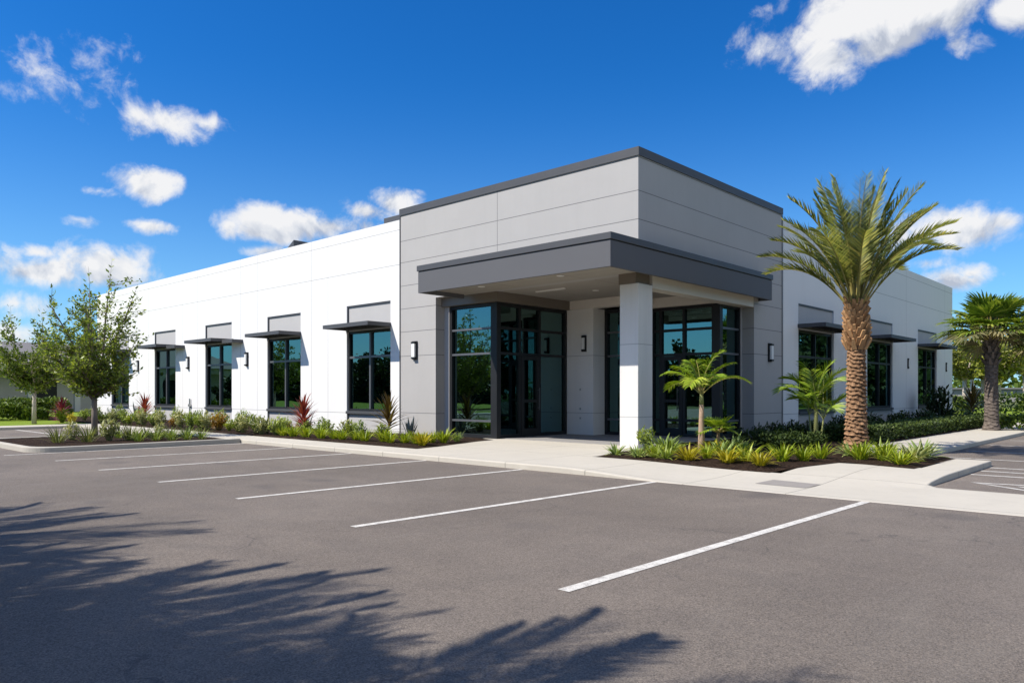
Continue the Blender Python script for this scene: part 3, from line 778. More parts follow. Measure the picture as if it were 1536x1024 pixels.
# double door in the side of the glazed bay
def door(umap, u0, u1, z1, parent, handle_u):
    def bx(b, a0,a1,d0,d1,z0,z1_):
        p = umap(a0,d0,z0); q = umap(a1,d1,z1_); b.box(p[0],q[0],p[1],q[1],p[2],q[2])
    f = MB(); w = 0.11
    bx(f,u0,u0+w,-0.02,0.05,0.02,z1); bx(f,u1-w,u1,-0.02,0.05,0.02,z1); bx(f,u0+w,u1-w,-0.02,0.05,z1-0.11,z1); bx(f,u0+w,u1-w,-0.02,0.05,0.02,0.24)
    bx(f,u0+w,u1-w,-0.015,0.045,0.98,1.06)
    d = f.build('door', M['frame'], parent)
    h = MB(); p = umap(handle_u,-0.09,0.75); q = umap(handle_u,-0.09,1.4)
    h.tube([umap(handle_u,-0.021,0.82),p if False else umap(handle_u,-0.09,0.82)],0.012,8); h.tube([umap(handle_u,-0.021,1.33),umap(handle_u,-0.09,1.33)],0.012,8); h.tube([p,q],0.014,8)
    h.build('handle', M['metal'], d)
door(FR(GX), 1.34, 2.11, 2.29, BLD, 2.02)
s1 = storefront(FL(YW+0.56), -3.80, -2.62, 3.70, [], HZ, BLD, thick_l=0.10)
storefront(FL(YR), -2.55, XR-0.16, 3.69, [-2.22, -1.47], [3.03, 2.335, 0.47], BLD)
door(FL(YR), -2.18, -1.51, 2.29, BLD, -1.62)
b = MB(); b.box(-2.61,-2.56,YW+0.56,YR+0.14,0,3.698); b.build('jamb', M['panel'], BLD)
b = MB(); b.box(XR-0.16,XR,YR,YR+0.14,0,3.69); b.build('corner_post', M['frame'], BLD)
storefront(FR(XR), YR+0.14, 5.72, 3.69, [], HZ, BLD, thick_l=0.02)
b = MB(); b.box(XR-0.05,XR-0.002,5.722,5.838,0,SZ-0.003); b.build('jamb', M['panel'], BLD)
b = MB(); b.box(XR,-0.352,YR+0.14,5.838,3.692,SZ-0.004); b.box(XR-0.2,XR-0.002,YR-0.05,5.838,3.692,SZ-0.004); b.build('lintel', M['cream'], BLD)
# lobby
b = MB(); b.box(-8.1,-0.6,0.6,7.35,-0.12,-0.005); b.build('lobby_floor', M['floor'], BLD)
b = MB(); b.box(-8.10,GX-0.16,0.5,YW+0.3,3.74,3.8); b.box(-8.1,-0.62,YR+0.2,7.35,3.74,3.8); b.box(-8.1,-3.99,YW+0.3,YR+0.2,3.74,3.8); b.build('lobby_ceiling', M['interior'], BLD)
b = MB(); b.box(-8.1,-8.0,0.5,7.3,0,3.7); b.box(-8.0,-0.6,7.25,7.35,0,3.7); b.box(-6.4,-6.1,2.2,2.5,0,3.7)
b.build('lobby_wall', M['interior'], BLD)
b = MB(); b.box(-3.4,-1.0,6.2,6.8,0,1.05); b.box(-3.5,-0.9,6.1,6.85,1.05,1.10); b.build('reception_desk', M['interior'], BLD)

# --- canopy
CE = 0.38; CD = 1.60; CXL = -5.74; CYR = 6.16; CT = 4.56; CB = 3.85
can = MB()
t = 0.06
can.box(CXL,CE,-CD,-CD+t,CB,CT-0.16); can.box(CE-t,CE,-CD+t,CYR,CB,CT-0.16)
can.box(CXL,CXL+t,-CD+t,-0.004,CB,CT-0.16); can.box(0.004,CE-t,CYR-t,CYR,CB,CT-0.16)
cn = can.build('canopy', M['fascia'], BLD, bevel=0.006)
cp = MB(); e = 0.028
cp.box(CXL-e,CE+e,-CD-e,-0.004,CT-0.145,CT); cp.box(0.004,CE+e,-0.004,CYR+e,CT-0.145,CT)
cp.build('canopy_cap', M['metal'], cn, bevel=0.008)
rv = MB(); rv.box(CXL+0.012,CE-0.012,-CD+0.012,-0.005,CT-0.165,CT-0.144); rv.box(0.005,CE-0.012,-0.005,CYR-0.012,CT-0.165,CT-0.144); rv.build('shadow_gap', M['frame'], cn)
sf_ = MB(); sf_.box(CXL+t+0.002,CE-t-0.002,-CD+t+0.002,-0.004,SZ-0.02,SZ+0.03); sf_.box(0.004,CE-t-0.002,-0.004,CYR-t-0.002,SZ-0.02,SZ+0.03)
sf_.build('soffit', M['soffit'], cn)
for (x, y) in ((-4.2,-0.8),(-1.6,-0.8),(-2.6,1.9),(-1.4,3.2)):
    zc = SZ-0.022 if y < 0 else SZ+0.003
    d = MB(); d.tube([(x,y,zc),(x,y,zc-0.012)], 0.09, 20); d.build('downlight', M['diffuser'], cn)
d = MB(); d.box(-3.9,-2.9,0.95,1.01,SZ-0.03,SZ+0.004); d.build('linear_light', M['diffuser'], cn)

# rooftop hatch
hx = empty('roof_hatch', (-18.95,2.6,6.02), 0, 'small dark wedge hatch showing above the white parapet', 'roof hatch')
b = MB()
b.face([(-0.9,-0.5,0),(0.9,-0.5,0),(0.9,0.5,0),(-0.9,0.5,0)]); b.face([(-0.9,-0.5,0.5),(0.9,-0.5,1.48),(0.9,0.5,1.48),(-0.9,0.5,0.5)])
b.face([(-0.9,-0.5,0),(0.9,-0.5,0),(0.9,-0.5,1.48),(-0.9,-0.5,0.5)]); b.face([(-0.9,0.5,0),(-0.9,0.5,0.5),(0.9,0.5,1.48),(0.9,0.5,0)])
b.face([(-0.9,-0.5,0),(-0.9,-0.5,0.5),(-0.9,0.5,0.5),(-0.9,0.5,0)]); b.face([(0.9,-0.5,0),(0.9,0.5,0),(0.9,0.5,1.48),(0.9,-0.5,1.48)])
b.build('hatch_body', M['metal'], hx, recalc=True)

# ------------------------------------------------------------------ vegetation builders
rnd = random.Random(11)
def U(a, c): return rnd.uniform(a, c)

def blade(b, base, az, elev, L, w, droop, segs=4, tone=0.5, fold=0.25, wmid=0.4):
    """one arching strap leaf"""
    h = Vector((math.cos(az), math.sin(az), 0)); p = Vector(base); pts = [p.copy()]; e = elev
    side = Vector((-math.sin(az), math.cos(az), 0))
    for i in range(segs):
        d = h*math.cos(e) + Vector((0,0,1))*math.sin(e)
        p = p + d*(L/segs); pts.append(p.copy()); e -= droop/segs
    ws = []
    for i in range(segs+1):
        t = i/segs
        ws.append(w*(0.55+0.45*min(1, t/wmid)) if t < wmid else w*max(0.03, 1-((t-wmid)/(1-wmid))**1.4))
    b.strip(pts, ws, side, tone, fold)

def rosette(n, L, w, e0, e1, droop, spread=0.03, segs=4, height=0.0, t0=0.15, t1=0.9):
    b = MB()
    for i in range(n):
        k = i/n; az = i*2.39996 + U(-.3,.3)
        el = R(e1 + (e0-e1)*k + U(-8,8))
        l = L*U(.75,1.1)*(0.8+0.2*(1-abs(2*k-1)))
        r = spread*U(0,1)
        blade(b, (r*math.cos(az), r*math.sin(az), height*(1-k)), az, el, l, w*U(.8,1.15), R(droop*U(.6,1.3)), segs, min(1, max(0, t0+(t1-t0)*(0.35*k+0.65*rnd.random()))))
    return b

def shrub_mb(r, h, n, lw, ll, spiky=0.4, shoots=14, t0=0.05, t1=0.95):
    """bushy shrub of many small leaves on upright shoots"""
    b = MB()
    sh = []
    for i in range(shoots):
        az = i*2.4 + U(-.4,.4); k = math.sqrt((i+0.5)/shoots)
        sh.append((Vector((math.cos(az)*r*k*0.9, math.sin(az)*r*k*0.9, h*(1.0-0.45*k*k)*U(.8,1.12))), az))
    for top, az in sh:
        b.tube([(top.x*0.2, top.y*0.2, 0), tuple(top*0.6), tuple(top*0.97)], [0.010,0.007,0.003], 4, 0.1, False)
    per = n//shoots
    for top, az in sh:
        base = Vector((top.x*0.25, top.y*0.25, 0.0))
        for j in range(per):
            t = U(0.18, 1.0)**0.8
            p = base.lerp(top, t) + Vector((U(-1,1),U(-1,1),U(-.6,.6)))*r*0.22*(1.1-0.6*t)
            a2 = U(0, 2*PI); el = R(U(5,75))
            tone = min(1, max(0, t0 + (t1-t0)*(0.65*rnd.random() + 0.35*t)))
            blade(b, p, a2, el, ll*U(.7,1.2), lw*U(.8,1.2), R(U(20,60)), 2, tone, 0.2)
    return b

def canopy_leaf(b, p, d, L, W, tone):
    d = d.normalized(); s = d.cross(Vector((U(-1,1),U(-1,1),U(-1,1))))
    if s.length < 1e-3: s = Vector((1,0,0))
    s.normalize()
    b.face([p, p + d*L*0.5 + s*W, p + d*L, p + d*L*0.5 - s*W], tone)

def tree_parts(H, trunk_h, spread, nleaf, leafL, leafW, trunk_r, seed, limbs=7, up=0.6, whip=True, sub=5):
    """trunk+limbs mesh and a leaf mesh growing on the twigs"""
    global rnd
    old = rnd; rnd = random.Random(seed)
    tb = MB(); lb = MB()
    lean = Vector((U(-.05,.05), U(-.05,.05), 0))
    tp = [Vector((0,0,-0.1)), Vector((0,0,trunk_h*0.5))+lean*trunk_h*0.5, Vector((0,0,trunk_h))+lean*trunk_h]
    tb.tube(tp, [trunk_r*1.25, trunk_r, trunk_r*0.85], 10, 0.5)
    twigs = []
    top = tp[-1]
    for i in range(limbs):
        az = i*2.39996+U(-.4,.4); k = (i+0.5)/limbs
        el = R(84 - 58*k**up + U(-6,6))
        Ln = (H-trunk_h)*(0.98 - 0.38*k)*U(.88,1.08) if i else (H-trunk_h)*0.98
        out = min(1.0, spread/max(0.1, Ln*math.cos(el))) if el < R(60) else 1
        Ln *= max(0.55, out)
        p = top - Vector((0,0,U(0,0.35)*trunk_h*0.5)); pts = [p.copy()]; e = el; seg = 6
        for s in range(seg):
            d = Vector((math.cos(az)*math.cos(e), math.sin(az)*math.cos(e), math.sin(e)))
            p = p + d*(Ln/seg); pts.append(p.copy()); e += R(U(-7,9)); az += R(U(-12,12))
        rr = [trunk_r*0.55*(1-s/(seg+0.6))+0.006 for s in range(seg+1)]
        tb.tube(pts, rr, 6, 0.45)
        for s in range(1, seg+1):
            twigs.append((pts[s-1], pts[s], 0.4 + 0.6*s/seg))
            nsub = sub if s < seg else 3
            for q in range(nsub):
                az2 = az + U(-1.9,1.9) + (PI if q % 2 else 0)*0.4; e2 = R(U(-5,62))
                l2 = Ln*U(.16,.36)*(1.15-0.55*s/seg)
                pp = pts[s-1].lerp(pts[s], U(0,1)); tw = [pp.copy()]
                for _ in range(4):
                    d2 = Vector((math.cos(az2)*math.cos(e2), math.sin(az2)*math.cos(e2), math.sin(e2)))
                    pp = pp + d2*(l2/4); tw.append(pp.copy()); e2 += R(U(-10,16)); az2 += R(U(-18,18))
                tb.tube(tw, [0.012,0.009,0.007,0.005,0.003], 4, 0.4, False)
                for k2 in range(4): twigs.append((tw[k2], tw[k2+1], 0.9))
                if rnd.random() < 0.8:
                    for _ in range(2):
                        az3 = az2+U(-1.2,1.2); e3 = R(U(0,60)); l3 = l2*U(.3,.6); a0 = tw[rnd.randint(1,3)]
                        a1 = a0 + Vector((math.cos(az3)*math.cos(e3), math.sin(az3)*math.cos(e3), math.sin(e3)))*l3
                        tb.tube([a0, a1], [0.006,0.003], 4, 0.4, False); twigs.append((a0, a1, 1.0))
        if whip:   # thin leafy shoots past the crown
            d = (pts[-1]-pts[-2]).normalized(); a0 = pts[-1]
            for _ in range(2):
                a1 = a0 + (d + Vector((U(-.6,.6),U(-.6,.6),U(-.1,.5)))).normalized()*U(.35,.7)
                tb.tube([a0, a1], [0.006,0.002], 4, 0.4, False); twigs.append((a0, a1, 0.35))
    tot = sum((q-p).length*w for p, q, w in twigs)
    for p, q, w in twigs:
        n = int(nleaf*(q-p).length*w/tot + rnd.random())
        d0 = (q-p).normalized(); clump = U(-.25,.25)
        for _ in range(n):
            pos = p.lerp(q, rnd.random()) + Vector((U(-1,1),U(-1,1),U(-1,1)))*leafL*0.55
            d = d0*0.7 + Vector((U(-1,1),U(-1,1),U(-.7,.8)))
            canopy_leaf(lb, pos, d, leafL*U(.7,1.25), leafW*U(.8,1.2), min(1, max(0, 0.45+clump+U(-.3,.35))))
    rnd = old
    return tb, lb

def make_tree(name, loc, label, cat, bark, leaf, group=None, rz=0.0, **kw):
    tb, lb = tree_parts(**kw)
    e = empty(name, loc, rz, label, cat, group)
    tb.build('trunk', bark, e, smooth=True); lb.build('crown', leaf, e)
    return e

def frond_mb(L, e0, droop, nleaf, leafL, leafW, petiole=0.22, vee=0.55, fwd=0.75, side_bend=0.0, rachis_r=0.016, hang=0.15, leafsegs=2, t0=0.1, t1=0.85):
    """pinnate frond growing along +X from the origin"""
    lb = MB(); rb = MB()
    segs = 16; p = Vector((0,0,0)); e = e0; az = 0.0; pts = [p.copy()]; dirs = []
    for i in range(segs):
        t = i/segs
        d = Vector((math.cos(az)*math.cos(e), math.sin(az)*math.cos(e), math.sin(e))); dirs.append(d)
        p = p + d*(L/segs); pts.append(p.copy()); e -= droop/segs*(0.4+1.3*t); az += side_bend/segs
    dirs.append(dirs[-1])
    rb.tube(pts, [rachis_r*(1-0.88*i/segs)+0.002 for i in range(segs+1)], 5, U(.2,.7), False)
    ft = U(-.12,.12)
    for i in range(nleaf):
        t = petiole + (1-petiole)*(i+0.5)/nleaf
        x = t*segs; k = min(segs-1, int(x)); q = pts[k].lerp(pts[k+1], x-k); d = dirs[k]
        s0 = Vector((0,0,1)).cross(d)
        if s0.length < 0.05: s0 = Vector((0,1,0))
        s0.normalize(); up = d.cross(s0)
        u = (t-petiole)/(1-petiole)
        ll = leafL*(0.45+0.55*min(1, u/0.25))*(1 - 0.62*max(0, (u-0.45)/0.55)**1.4)
        fw = fwd + 0.7*u
        for sg in (-1, 1):
            dd = (s0*sg + d*(fw+U(-.12,.12)) + up*(vee+U(-.2,.2))).normalized()
            l = ll*U(.85,1.1); tn = min(1, max(0, t0 + (t1-t0)*rnd.random()+ft))
            n = leafsegs; pp = q.copy(); P_ = [pp.copy()]
            for _ in range(n):
                pp = pp + dd*(l/n); P_.append(pp.copy()); dd = (dd + Vector((0,0,-hang))).normalized()
            sd = dd.cross(d)
            if sd.length < 1e-3: sd = up
            sd.normalize()
            ws = [leafW*0.6, leafW, 0.001] if n == 2 else [leafW*0.6, leafW, leafW*0.8, 0.001]
            base = len(lb.v)
            for a, w in zip(P_, ws): lb.v += [tuple(a-sd*w), tuple(a+sd*w)]
            for j in range(n):
                lb.f.append([base+2*j, base+2*j+1, base+2*j+3, base+2*j+2]); lb.t.append(tn)
    return lb, rb

def add_frond(parent, mb_pair, leafm, rachm, loc, rz, tilt=0.0):
    lb, rb = mb_pair
    f = lb.build('frond', leafm, parent); f.location = loc; f.rotation_euler = (tilt, 0, rz)
    rb.build('rachis', rachm, f)
    return f

def palm_trunk_mb(prof, n=36, rows=150, rowh=0.085, amp=0.1, per=9):
    """trunk covered in diamond leaf scars"""
    b = MB(); H = prof[-1][0]
    def rad(z):
        for (z0,r0),(z1,r1) in zip(prof, prof[1:]):
            if z <= z1: return r0+(r1-r0)*(z-z0)/(z1-z0)
        return prof[-1][1]
    ring = []; tn = []
    for i in range(rows+1):
        z = H*i/rows
        for k in range(n):
            th = 2*PI*k/n
            u = (th/(2*PI)*per)
            g = z/rowh + 2*th/(2*PI) + 0.55*mnoise.noise(Vector((math.cos(th)*1.6, math.sin(th)*1.6, z*3.0)))
            row = math.floor(g + 0.0); off = 0.5*(row % 2)
            cu = (u+off) % 1.0
            fz = g-row
            lip = abs(cu-0.5)*2
            s = max(0, 1 - fz*0.9 - lip*0.55)
            j = mnoise.noise(Vector((math.floor(u+off)*3.1, row*1.7, 0)))*0.9+mnoise.noise(Vector((math.cos(th)*5, math.sin(th)*5, z*16)))*0.9
            r = rad(z)*(1 + amp*(s*1.2-0.4+j*0.5))
            ring.append((r*math.cos(th), r*math.sin(th), z)); tn.append(0.15+0.8*s+0.3*j)
    b.v = ring
    for i in range(rows):
        for k in range(n):
            k2 = (k+1) % n
            b.f.append([i*n+k, i*n+k2, (i+1)*n+k2, (i+1)*n+k]); b.t.append(min(1, max(0, tn[i*n+k])))
    b.f.append([rows*n+k for k in range(n)]); b.t.append(0.5)
    return b

def boots_mb(z0, z1, r0, r1, rows, per, L, w):
    """cut leaf bases overlapping in spirals"""
    b = MB()
    for i in range(rows):
        f = i/(rows-1) if rows > 1 else 0
        z = z0+(z1-z0)*f; r = r0+(r1-r0)*f
        for k in range(per):
            th = 2*PI*(k+0.5*(i % 2))/per + U(-.08,.08)
            h = Vector((math.cos(th), math.sin(th), 0)); s = Vector((-math.sin(th), math.cos(th), 0)); up = Vector((0,0,1))
            a = h*(r*0.8) + up*z; l = L*U(.8,1.25); ww = w*U(.8,1.15)
            tip = a + h*(l*0.50+0.02) + up*l*0.85; d = (tip-a).normalized(); nrm = d.cross(s)
            th_ = 0.035
            v = [a-s*ww-nrm*th_, a+s*ww-nrm*th_, a+s*ww*0.8+nrm*th_, a-s*ww*0.8+nrm*th_,
                 tip-s*ww*0.45-nrm*th_*0.4, tip+s*ww*0.45-nrm*th_*0.4, tip+s*ww*0.4+nrm*th_*0.5, tip-s*ww*0.4+nrm*th_*0.5]
            n = len(b.v); b.v += [tuple(x) for x in v]; t = U(.2,1)
            for q in ((3,2,1,0),(4,5,6,7),(0,1,5,4),(1,2,6,5),(2,3,7,6),(3,0,4,7)):
                b.f.append([n+x for x in q]); b.t.append(t)
    return b

def make_date_palm(name, loc, label, group=None, rz=0.0, nf=40, lw=0.0105):
    e = empty(name, loc, rz, label, 'palm tree', group)
    prof = [(0,0.275),(0.12,0.245),(0.6,0.208),(1.4,0.190),(2.15,0.178),(2.3,0.172),(3.15,0.165)]
    palm_trunk_mb(prof, 44, 190, 0.088, 0.20, 9).build('trunk', M['palmbark'], e)
    boots_mb(2.20, 3.14, 0.215, 0.170, 12, 10, 0.21, 0.058).build('leaf_bases', M['boot'], e)
    for i in range(nf):
        k = (i+0.5)/nf
        el = R(89 - 36*k**1.05 + U(-4,4)); dr = R(13+58*k+U(-8,12)); L = U(2.5,3.0)*(0.90+0.10*math.sin(PI*min(1,k*1.3)))
        az = i*2.39996+U(-.15,.15)
        fr = frond_mb(L, el, dr, 58, 0.46, lw, 0.22, 0.40, 0.55, R(U(-10,10)), 0.019, 0.06)
        r = 0.05+0.09*k
        add_frond(e, fr, M['date_leaf'], M['rachis'], (r*math.cos(az), r*math.sin(az), 3.16-0.10*k), az)
    return e

hero = make_date_palm('date_palm', (3.76,2.80,0.0), 'tall date palm with thick scaly trunk standing in the right bed', None, R(25), 46)
shade_palm = make_date_palm('date_palm', (0.3,-17.5,-0.1), 'date palm beside the lot, out of frame, shading the asphalt', 'palms shading the parking lot', 0.4, 40, 0.021)
# two more palms stand beside the lot, left of the view; their fronds shade the asphalt
for i, (x, y, s, rz) in enumerate(((2.0,-17.45,1.12,0.4), (5.0,-16.35,1.0,2.1), (-1.7,-17.4,1.14,1.2), (3.9,-19.0,1.14,3.3), (3.5,-16.3,0.88,4.0), (0.2,-18.3,1.12,2.9))):
    c = shade_palm if i == 0 else copy_tree(shade_palm); c.location = (x, y, -0.1); c.rotation_euler = (0,0,rz); c.scale = (s,s,s)

# cabbage palms
def fan_mb(rad, nseg, spread, cup, tip_droop, t0=0.1, t1=0.9):
    """one fan leaf, blade in the XY plane opening along +X"""
    b = MB()
    for i in range(nseg):
        a = -spread + 2*spread*(i+0.5)/nseg; da = spread/nseg*1.05
        l = rad*(0.78+0.22*math.cos(a*0.75))*U(.93,1.05)
        z1 = cup*abs(math.sin(a))*0.35; pts = []
        for t in (0.05, 0.5, 0.78, 1.0):
            z = z1*t*rad*1.2 - tip_droop*max(0, t-0.45)**1.6*rad*U(.7,1.3)
            pts.append((t*l, z))
        tn = min(1, max(0, t0+(t1-t0)*rnd.random()))
        wid = [0.15*da*rad*0.3, da*rad*0.5, da*rad*0.40, 0.002]
        base = len(b.v)
        for (r, z), w in zip(pts, wid):
            c_, s_ = math.cos(a), math.sin(a); fold = 0.25*w*(1 if i % 2 else -1)
            b.v += [(r*c_+s_*w, r*s_-c_*w, z-fold), (r*c_-s_*w, r*s_+c_*w, z+fold)]
        for j in range(3):
            b.f.append([base+2*j, base+2*j+1, base+2*j+3, base+2*j+2]); b.t.append(tn)
    return b
def make_fan_palm(name, loc, label, H=3.0, nf=34, rad=0.62, pet=0.72, tr=0.19, group=None, leaf='fan_leaf', bark='darkbark', old=True):
    e = empty(name, loc, 0, label, 'palm tree', group)
    b = palm_trunk_mb([(0,tr*1.45),(0.25,tr*1.15),(H*0.6,tr),(H,tr*1.05)], 24, 90, 0.12, 0.10, 7)
    b.build('trunk', M[bark], e)
    if old: boots_mb(H*0.74, H*1.0, tr*1.15, tr*1.0, 5, 8, 0.2, 0.06).build('leaf_bases', M['darkbark'], e)
    for i in range(nf):
        k = (i+0.5)/nf; az = i*2.39996+U(-.2,.2); el = R(90-80*k+U(-8,8)) if old else R(82-70*k)
        f = fan_mb(rad*U(.88,1.08), 26, R(128), 0.6, 0.22+0.45*k)
        L = pet*U(.85,1.15)
        h = Vector((math.cos(az), math.sin(az), 0))
        pts = [Vector((0,0,H-0.05)) + h*0.05]
        ee = el
        for s in range(4):
            pts.append(pts[-1] + (h*math.cos(ee)+Vector((0,0,math.sin(ee))))*(L/4)); ee -= R(5)
        m = M['olive_leaf'] if (old and k > 0.86) else M[leaf]
        fo = f.build('frond', m, e); fo.location = pts[-1]
        fo.rotation_euler = Matrix.Rotation(az,3,'Z').__matmul__(Matrix.Rotation(-(ee-R(12)),3,'Y')).to_euler()
        pb = MB(); M_inv = fo.rotation_euler.to_matrix().inverted()
        pb.tube([M_inv @ (p-pts[-1]) for p in pts], [0.022,0.018,0.014,0.011,0.008], 5, U(.3,.9), False)
        pb.build('petiole', M['rachis'], fo)
    return e
sabal = make_fan_palm('cabbage_palm', (4.05,15.0,0), 'cabbage palm with dark thick trunk standing past the building corner', nf=50, rad=0.80, pet=1.0)
s2 = copy_tree(sabal); s2.location = (5.75,17.3,-0.05); s2.rotation_euler = (0,0,2.0); s2.scale = (1.08,1.08,1.0)
s2['label'] = 'second cabbage palm cut off by the right edge of the picture'

# small bright palms in the right bed
def make_slim_palm(name, loc, label, H, r, nf, L, leafL, seed, stem='smoothbark', lean=(0,0), el=(82,25), droop=(35,75), crown_s=True, leafW=0.0115, nleaf=24):
    global rnd
    old = rnd; rnd = random.Random(seed)
    e = empty(name, loc, 0, label, 'palm')
    b = MB(); top = Vector((lean[0],lean[1],H))
    pts = [Vector((0,0,-0.05)), top*0.25, top*0.5, top*0.75, top]
    b.tube(pts, [r*1.35,r*1.15,r,r*0.85,r*0.75], 14, 0.6); b.build('stem', M[stem], e, smooth=True)
    if crown_s:
        c = MB(); c.tube([top-Vector((0,0,0.01)), top+Vector((0,0,0.12)), top+Vector((0,0,0.26))], [r*0.80,r*0.72,r*0.4], 12, 0.6); c.build('crown_shaft', M['greenstem'], e, smooth=True)
    for i in range(nf):
        k = (i+0.5)/nf; az = i*2.39996+U(-.25,.25)
        fr = frond_mb(L*U(.85,1.1), R(el[0]+(el[1]-el[0])*k+U(-6,6)), R(droop[0]+(droop[1]-droop[0])*k+U(-8,8)), nleaf, leafL, leafW, 0.22, 0.38, 0.60, R(U(-15,15)), 0.012, 0.42, 3)
        add_frond(e, fr, M['bright_leaf'], M['rachis'], tuple(top+Vector((0,0,0.18 if crown_s else 0))), az)
    rnd = old
    return e
make_slim_palm('small_palm', (1.74,-0.31,0), 'small bright green palm with pinkish stem in front of the right doors', 1.02, 0.060, 11, 1.0, 0.36, 5, el=(84,38), droop=(50,95))
# young fan palm beside it
yp = make_fan_palm('young_fan_palm', (1.98,-0.05,0), 'young thin fan palm growing beside the small bright palm', H=0.50, nf=9, rad=0.30, pet=0.16, tr=0.034, leaf='bright_leaf', bark='smoothbark', old=False)
# clump palm by the first right window
cp_ = empty('clump_palm', (2.45,3.95,0), 0, 'feathery clumping palm between the date palm and the grey pier', 'palm')
rr_ = random.Random(3)
for (dx, dy, H, n, r) in ((0,0,1.05,8,0.05),(-0.24,0.2,0.7,5,0.022),(0.22,-0.12,0.62,5,0.022)):
    st = MB(); st.tube([(dx*0.5,dy*0.5,-0.05),(dx*0.8,dy*0.8,H*0.5),(dx,dy,H)], [r*1.3,r,r*0.7], 10, 0.6)
    so_ = st.build('stem', M['greenstem'], cp_, smooth=True)
    for i in range(n):
        k = (i+0.5)/n
        fr = frond_mb(U(.95,1.2), R(86-48*k), R(40+45*k), 22, 0.44, 0.0105, 0.2, 0.35, 0.7, R(U(-15,15)), 0.009, 0.22, 3)
        add_frond(cp_, fr, M['bright_leaf'], M['greenstem'], (dx,dy,H), i*2.4+dx*9)

# trees
make_tree('small_tree', (-13.50,-6.85,0), 'young tree with upright leafy branches on the kerbed parking island', 'tree', M['treebark'], M['tree_leaf'], rz=0.5,
          H=4.55, trunk_h=1.22, spread=1.15, nleaf=10000, leafL=0.115, leafW=0.027, trunk_r=0.075, seed=29, limbs=15, sub=7, up=0.85)
make_tree('small_tree', (-25.6,-5.2,0), 'smaller young tree on the lawn left of the island tree', 'tree', M['palebark'], M['tree_leaf'], rz=1.8,
          H=4.4, trunk_h=1.5, spread=1.5, nleaf=9000, leafL=0.15, leafW=0.034, trunk_r=0.075, seed=33, limbs=12, sub=6)
bt = [(-7.0,64,1.62,'yellow_tree_leaf','pale trunked tree on the far field, nearest the building corner'),
      (-5.9,66,1.75,'yellow_tree_leaf','pale trunked tree on the far field, left of the dark palm trunk'),
      (-1.3,46.5,1.42,'yellow_tree_leaf','pale trunked tree just right of the dark palm trunk'),
      (0.4,52,1.5,'yellow_tree_leaf','pale trunked tree behind the second cabbage palm'),
      (-9.2,78,2.1,'yellow_tree_leaf','tallest pale trunked tree, half hidden by the building corner'),
      (-2.6,66,1.9,'yellow_tree_leaf','pale trunked tree at the right edge of the picture')]
for i, (x, y, s, lm, lab) in enumerate(bt):
    make_tree('pale_tree', (x,y,-0.05), lab, 'tree', M['palebark'], M[lm], 'pale trunked trees behind the building', i*1.3,
              H=5.2*s, trunk_h=1.7*s, spread=2.4*s, nleaf=4200, leafL=0.30, leafW=0.085, trunk_r=0.19, seed=50+i, limbs=8, sub=4, whip=False)

# dark tree belt across the street, seen mirrored in the windows
tA = make_tree('street_tree', (-60,-52,-0.1), 'dark green tree in the belt across the street, mirrored in the windows', 'tree', M['treebark'], M['dark_leaf'], 'trees across the street',
               H=7.2, trunk_h=0.7, spread=4.6, nleaf=4200, leafL=0.55, leafW=0.20, trunk_r=0.22, seed=71, limbs=11, sub=4, whip=False)
tB = make_tree('street_tree', (-50,-54,-0.1), 'dark green tree in the belt across the street, mirrored in the windows', 'tree', M['treebark'], M['dark_leaf'], 'trees across the street',
               H=6.2, trunk_h=0.6, spread=5.0, nleaf=4200, leafL=0.55, leafW=0.20, trunk_r=0.20, seed=72, limbs=11, sub=4, whip=False)
rr_ = random.Random(5)
for i, x in enumerate([-132,-124,-117,-109,-102,-95,-88,-81,-74,-67,-43,-36,-29,-22,-15,-8,0,8,17,26]):
    c = copy_tree(tA if i % 2 else tB); c.location = (x+rr_.uniform(-2,2), -52+rr_.uniform(-5,4), -0.1)
    c.rotation_euler = (0,0,rr_.uniform(0,6)); s = rr_.uniform(0.8,1.15); c.scale = (s,s,s)
c = copy_tree(tB); c.location = (3.0,-17.6,-0.1); c.scale = (0.58,0.58,0.66); c.rotation_euler = (0,0,2.0)
c['label'] = 'leafy tree among the palms beside the lot, out of frame'; del c['group']
c = copy_tree(tA); c.location = (0.5,-17.0,-0.1); c.scale = (0.58,0.58,0.6); c.rotation_euler = (0,0,1.0)
c['label'] = 'broader leafy tree left of the palms beside the lot, out of frame'; del c['group']
for i, (x, y) in enumerate([(34,-30),(37,-18),(35,-6),(30,8),(11.5,57),(14,49),(17,62),(20,54),(12,70),(23,66),(9.6,64),(15,74),(26,60),(9.0,80),(29,50)]):
    c = copy_tree(tB if i % 2 else tA); c.location = (x,y,-0.1); c.rotation_euler = (0,0,i*1.1); c.scale = (0.95,0.95,1.2)
    c['label'] = 'dark green tree beyond the side lot, mirrored in the side windows'; c['group'] = 'trees beyond the side lot'

b = MB(); rt = random.Random(4)
for i in range(9000):
    x = rt.uniform(-140, 25); z = rt.uniform(0, 2.1+0.5*mnoise.noise(Vector((x*0.3,0,0)))); y = -47+rt.uniform(-0.8,0.8)
    canopy_leaf(b, Vector((x,y,z)), Vector((rt.uniform(-1,1),rt.uniform(-1,1),rt.uniform(-.4,1))), 0.75, 0.28, rt.random())
b.box(-140,25,-47.5,-46.6,-0.1,1.7,0.0)
o = b.build('street_hedge', M['dark_leaf']); tag(o, 'long dark hedge across the street, mirrored low in the windows', 'hedge')

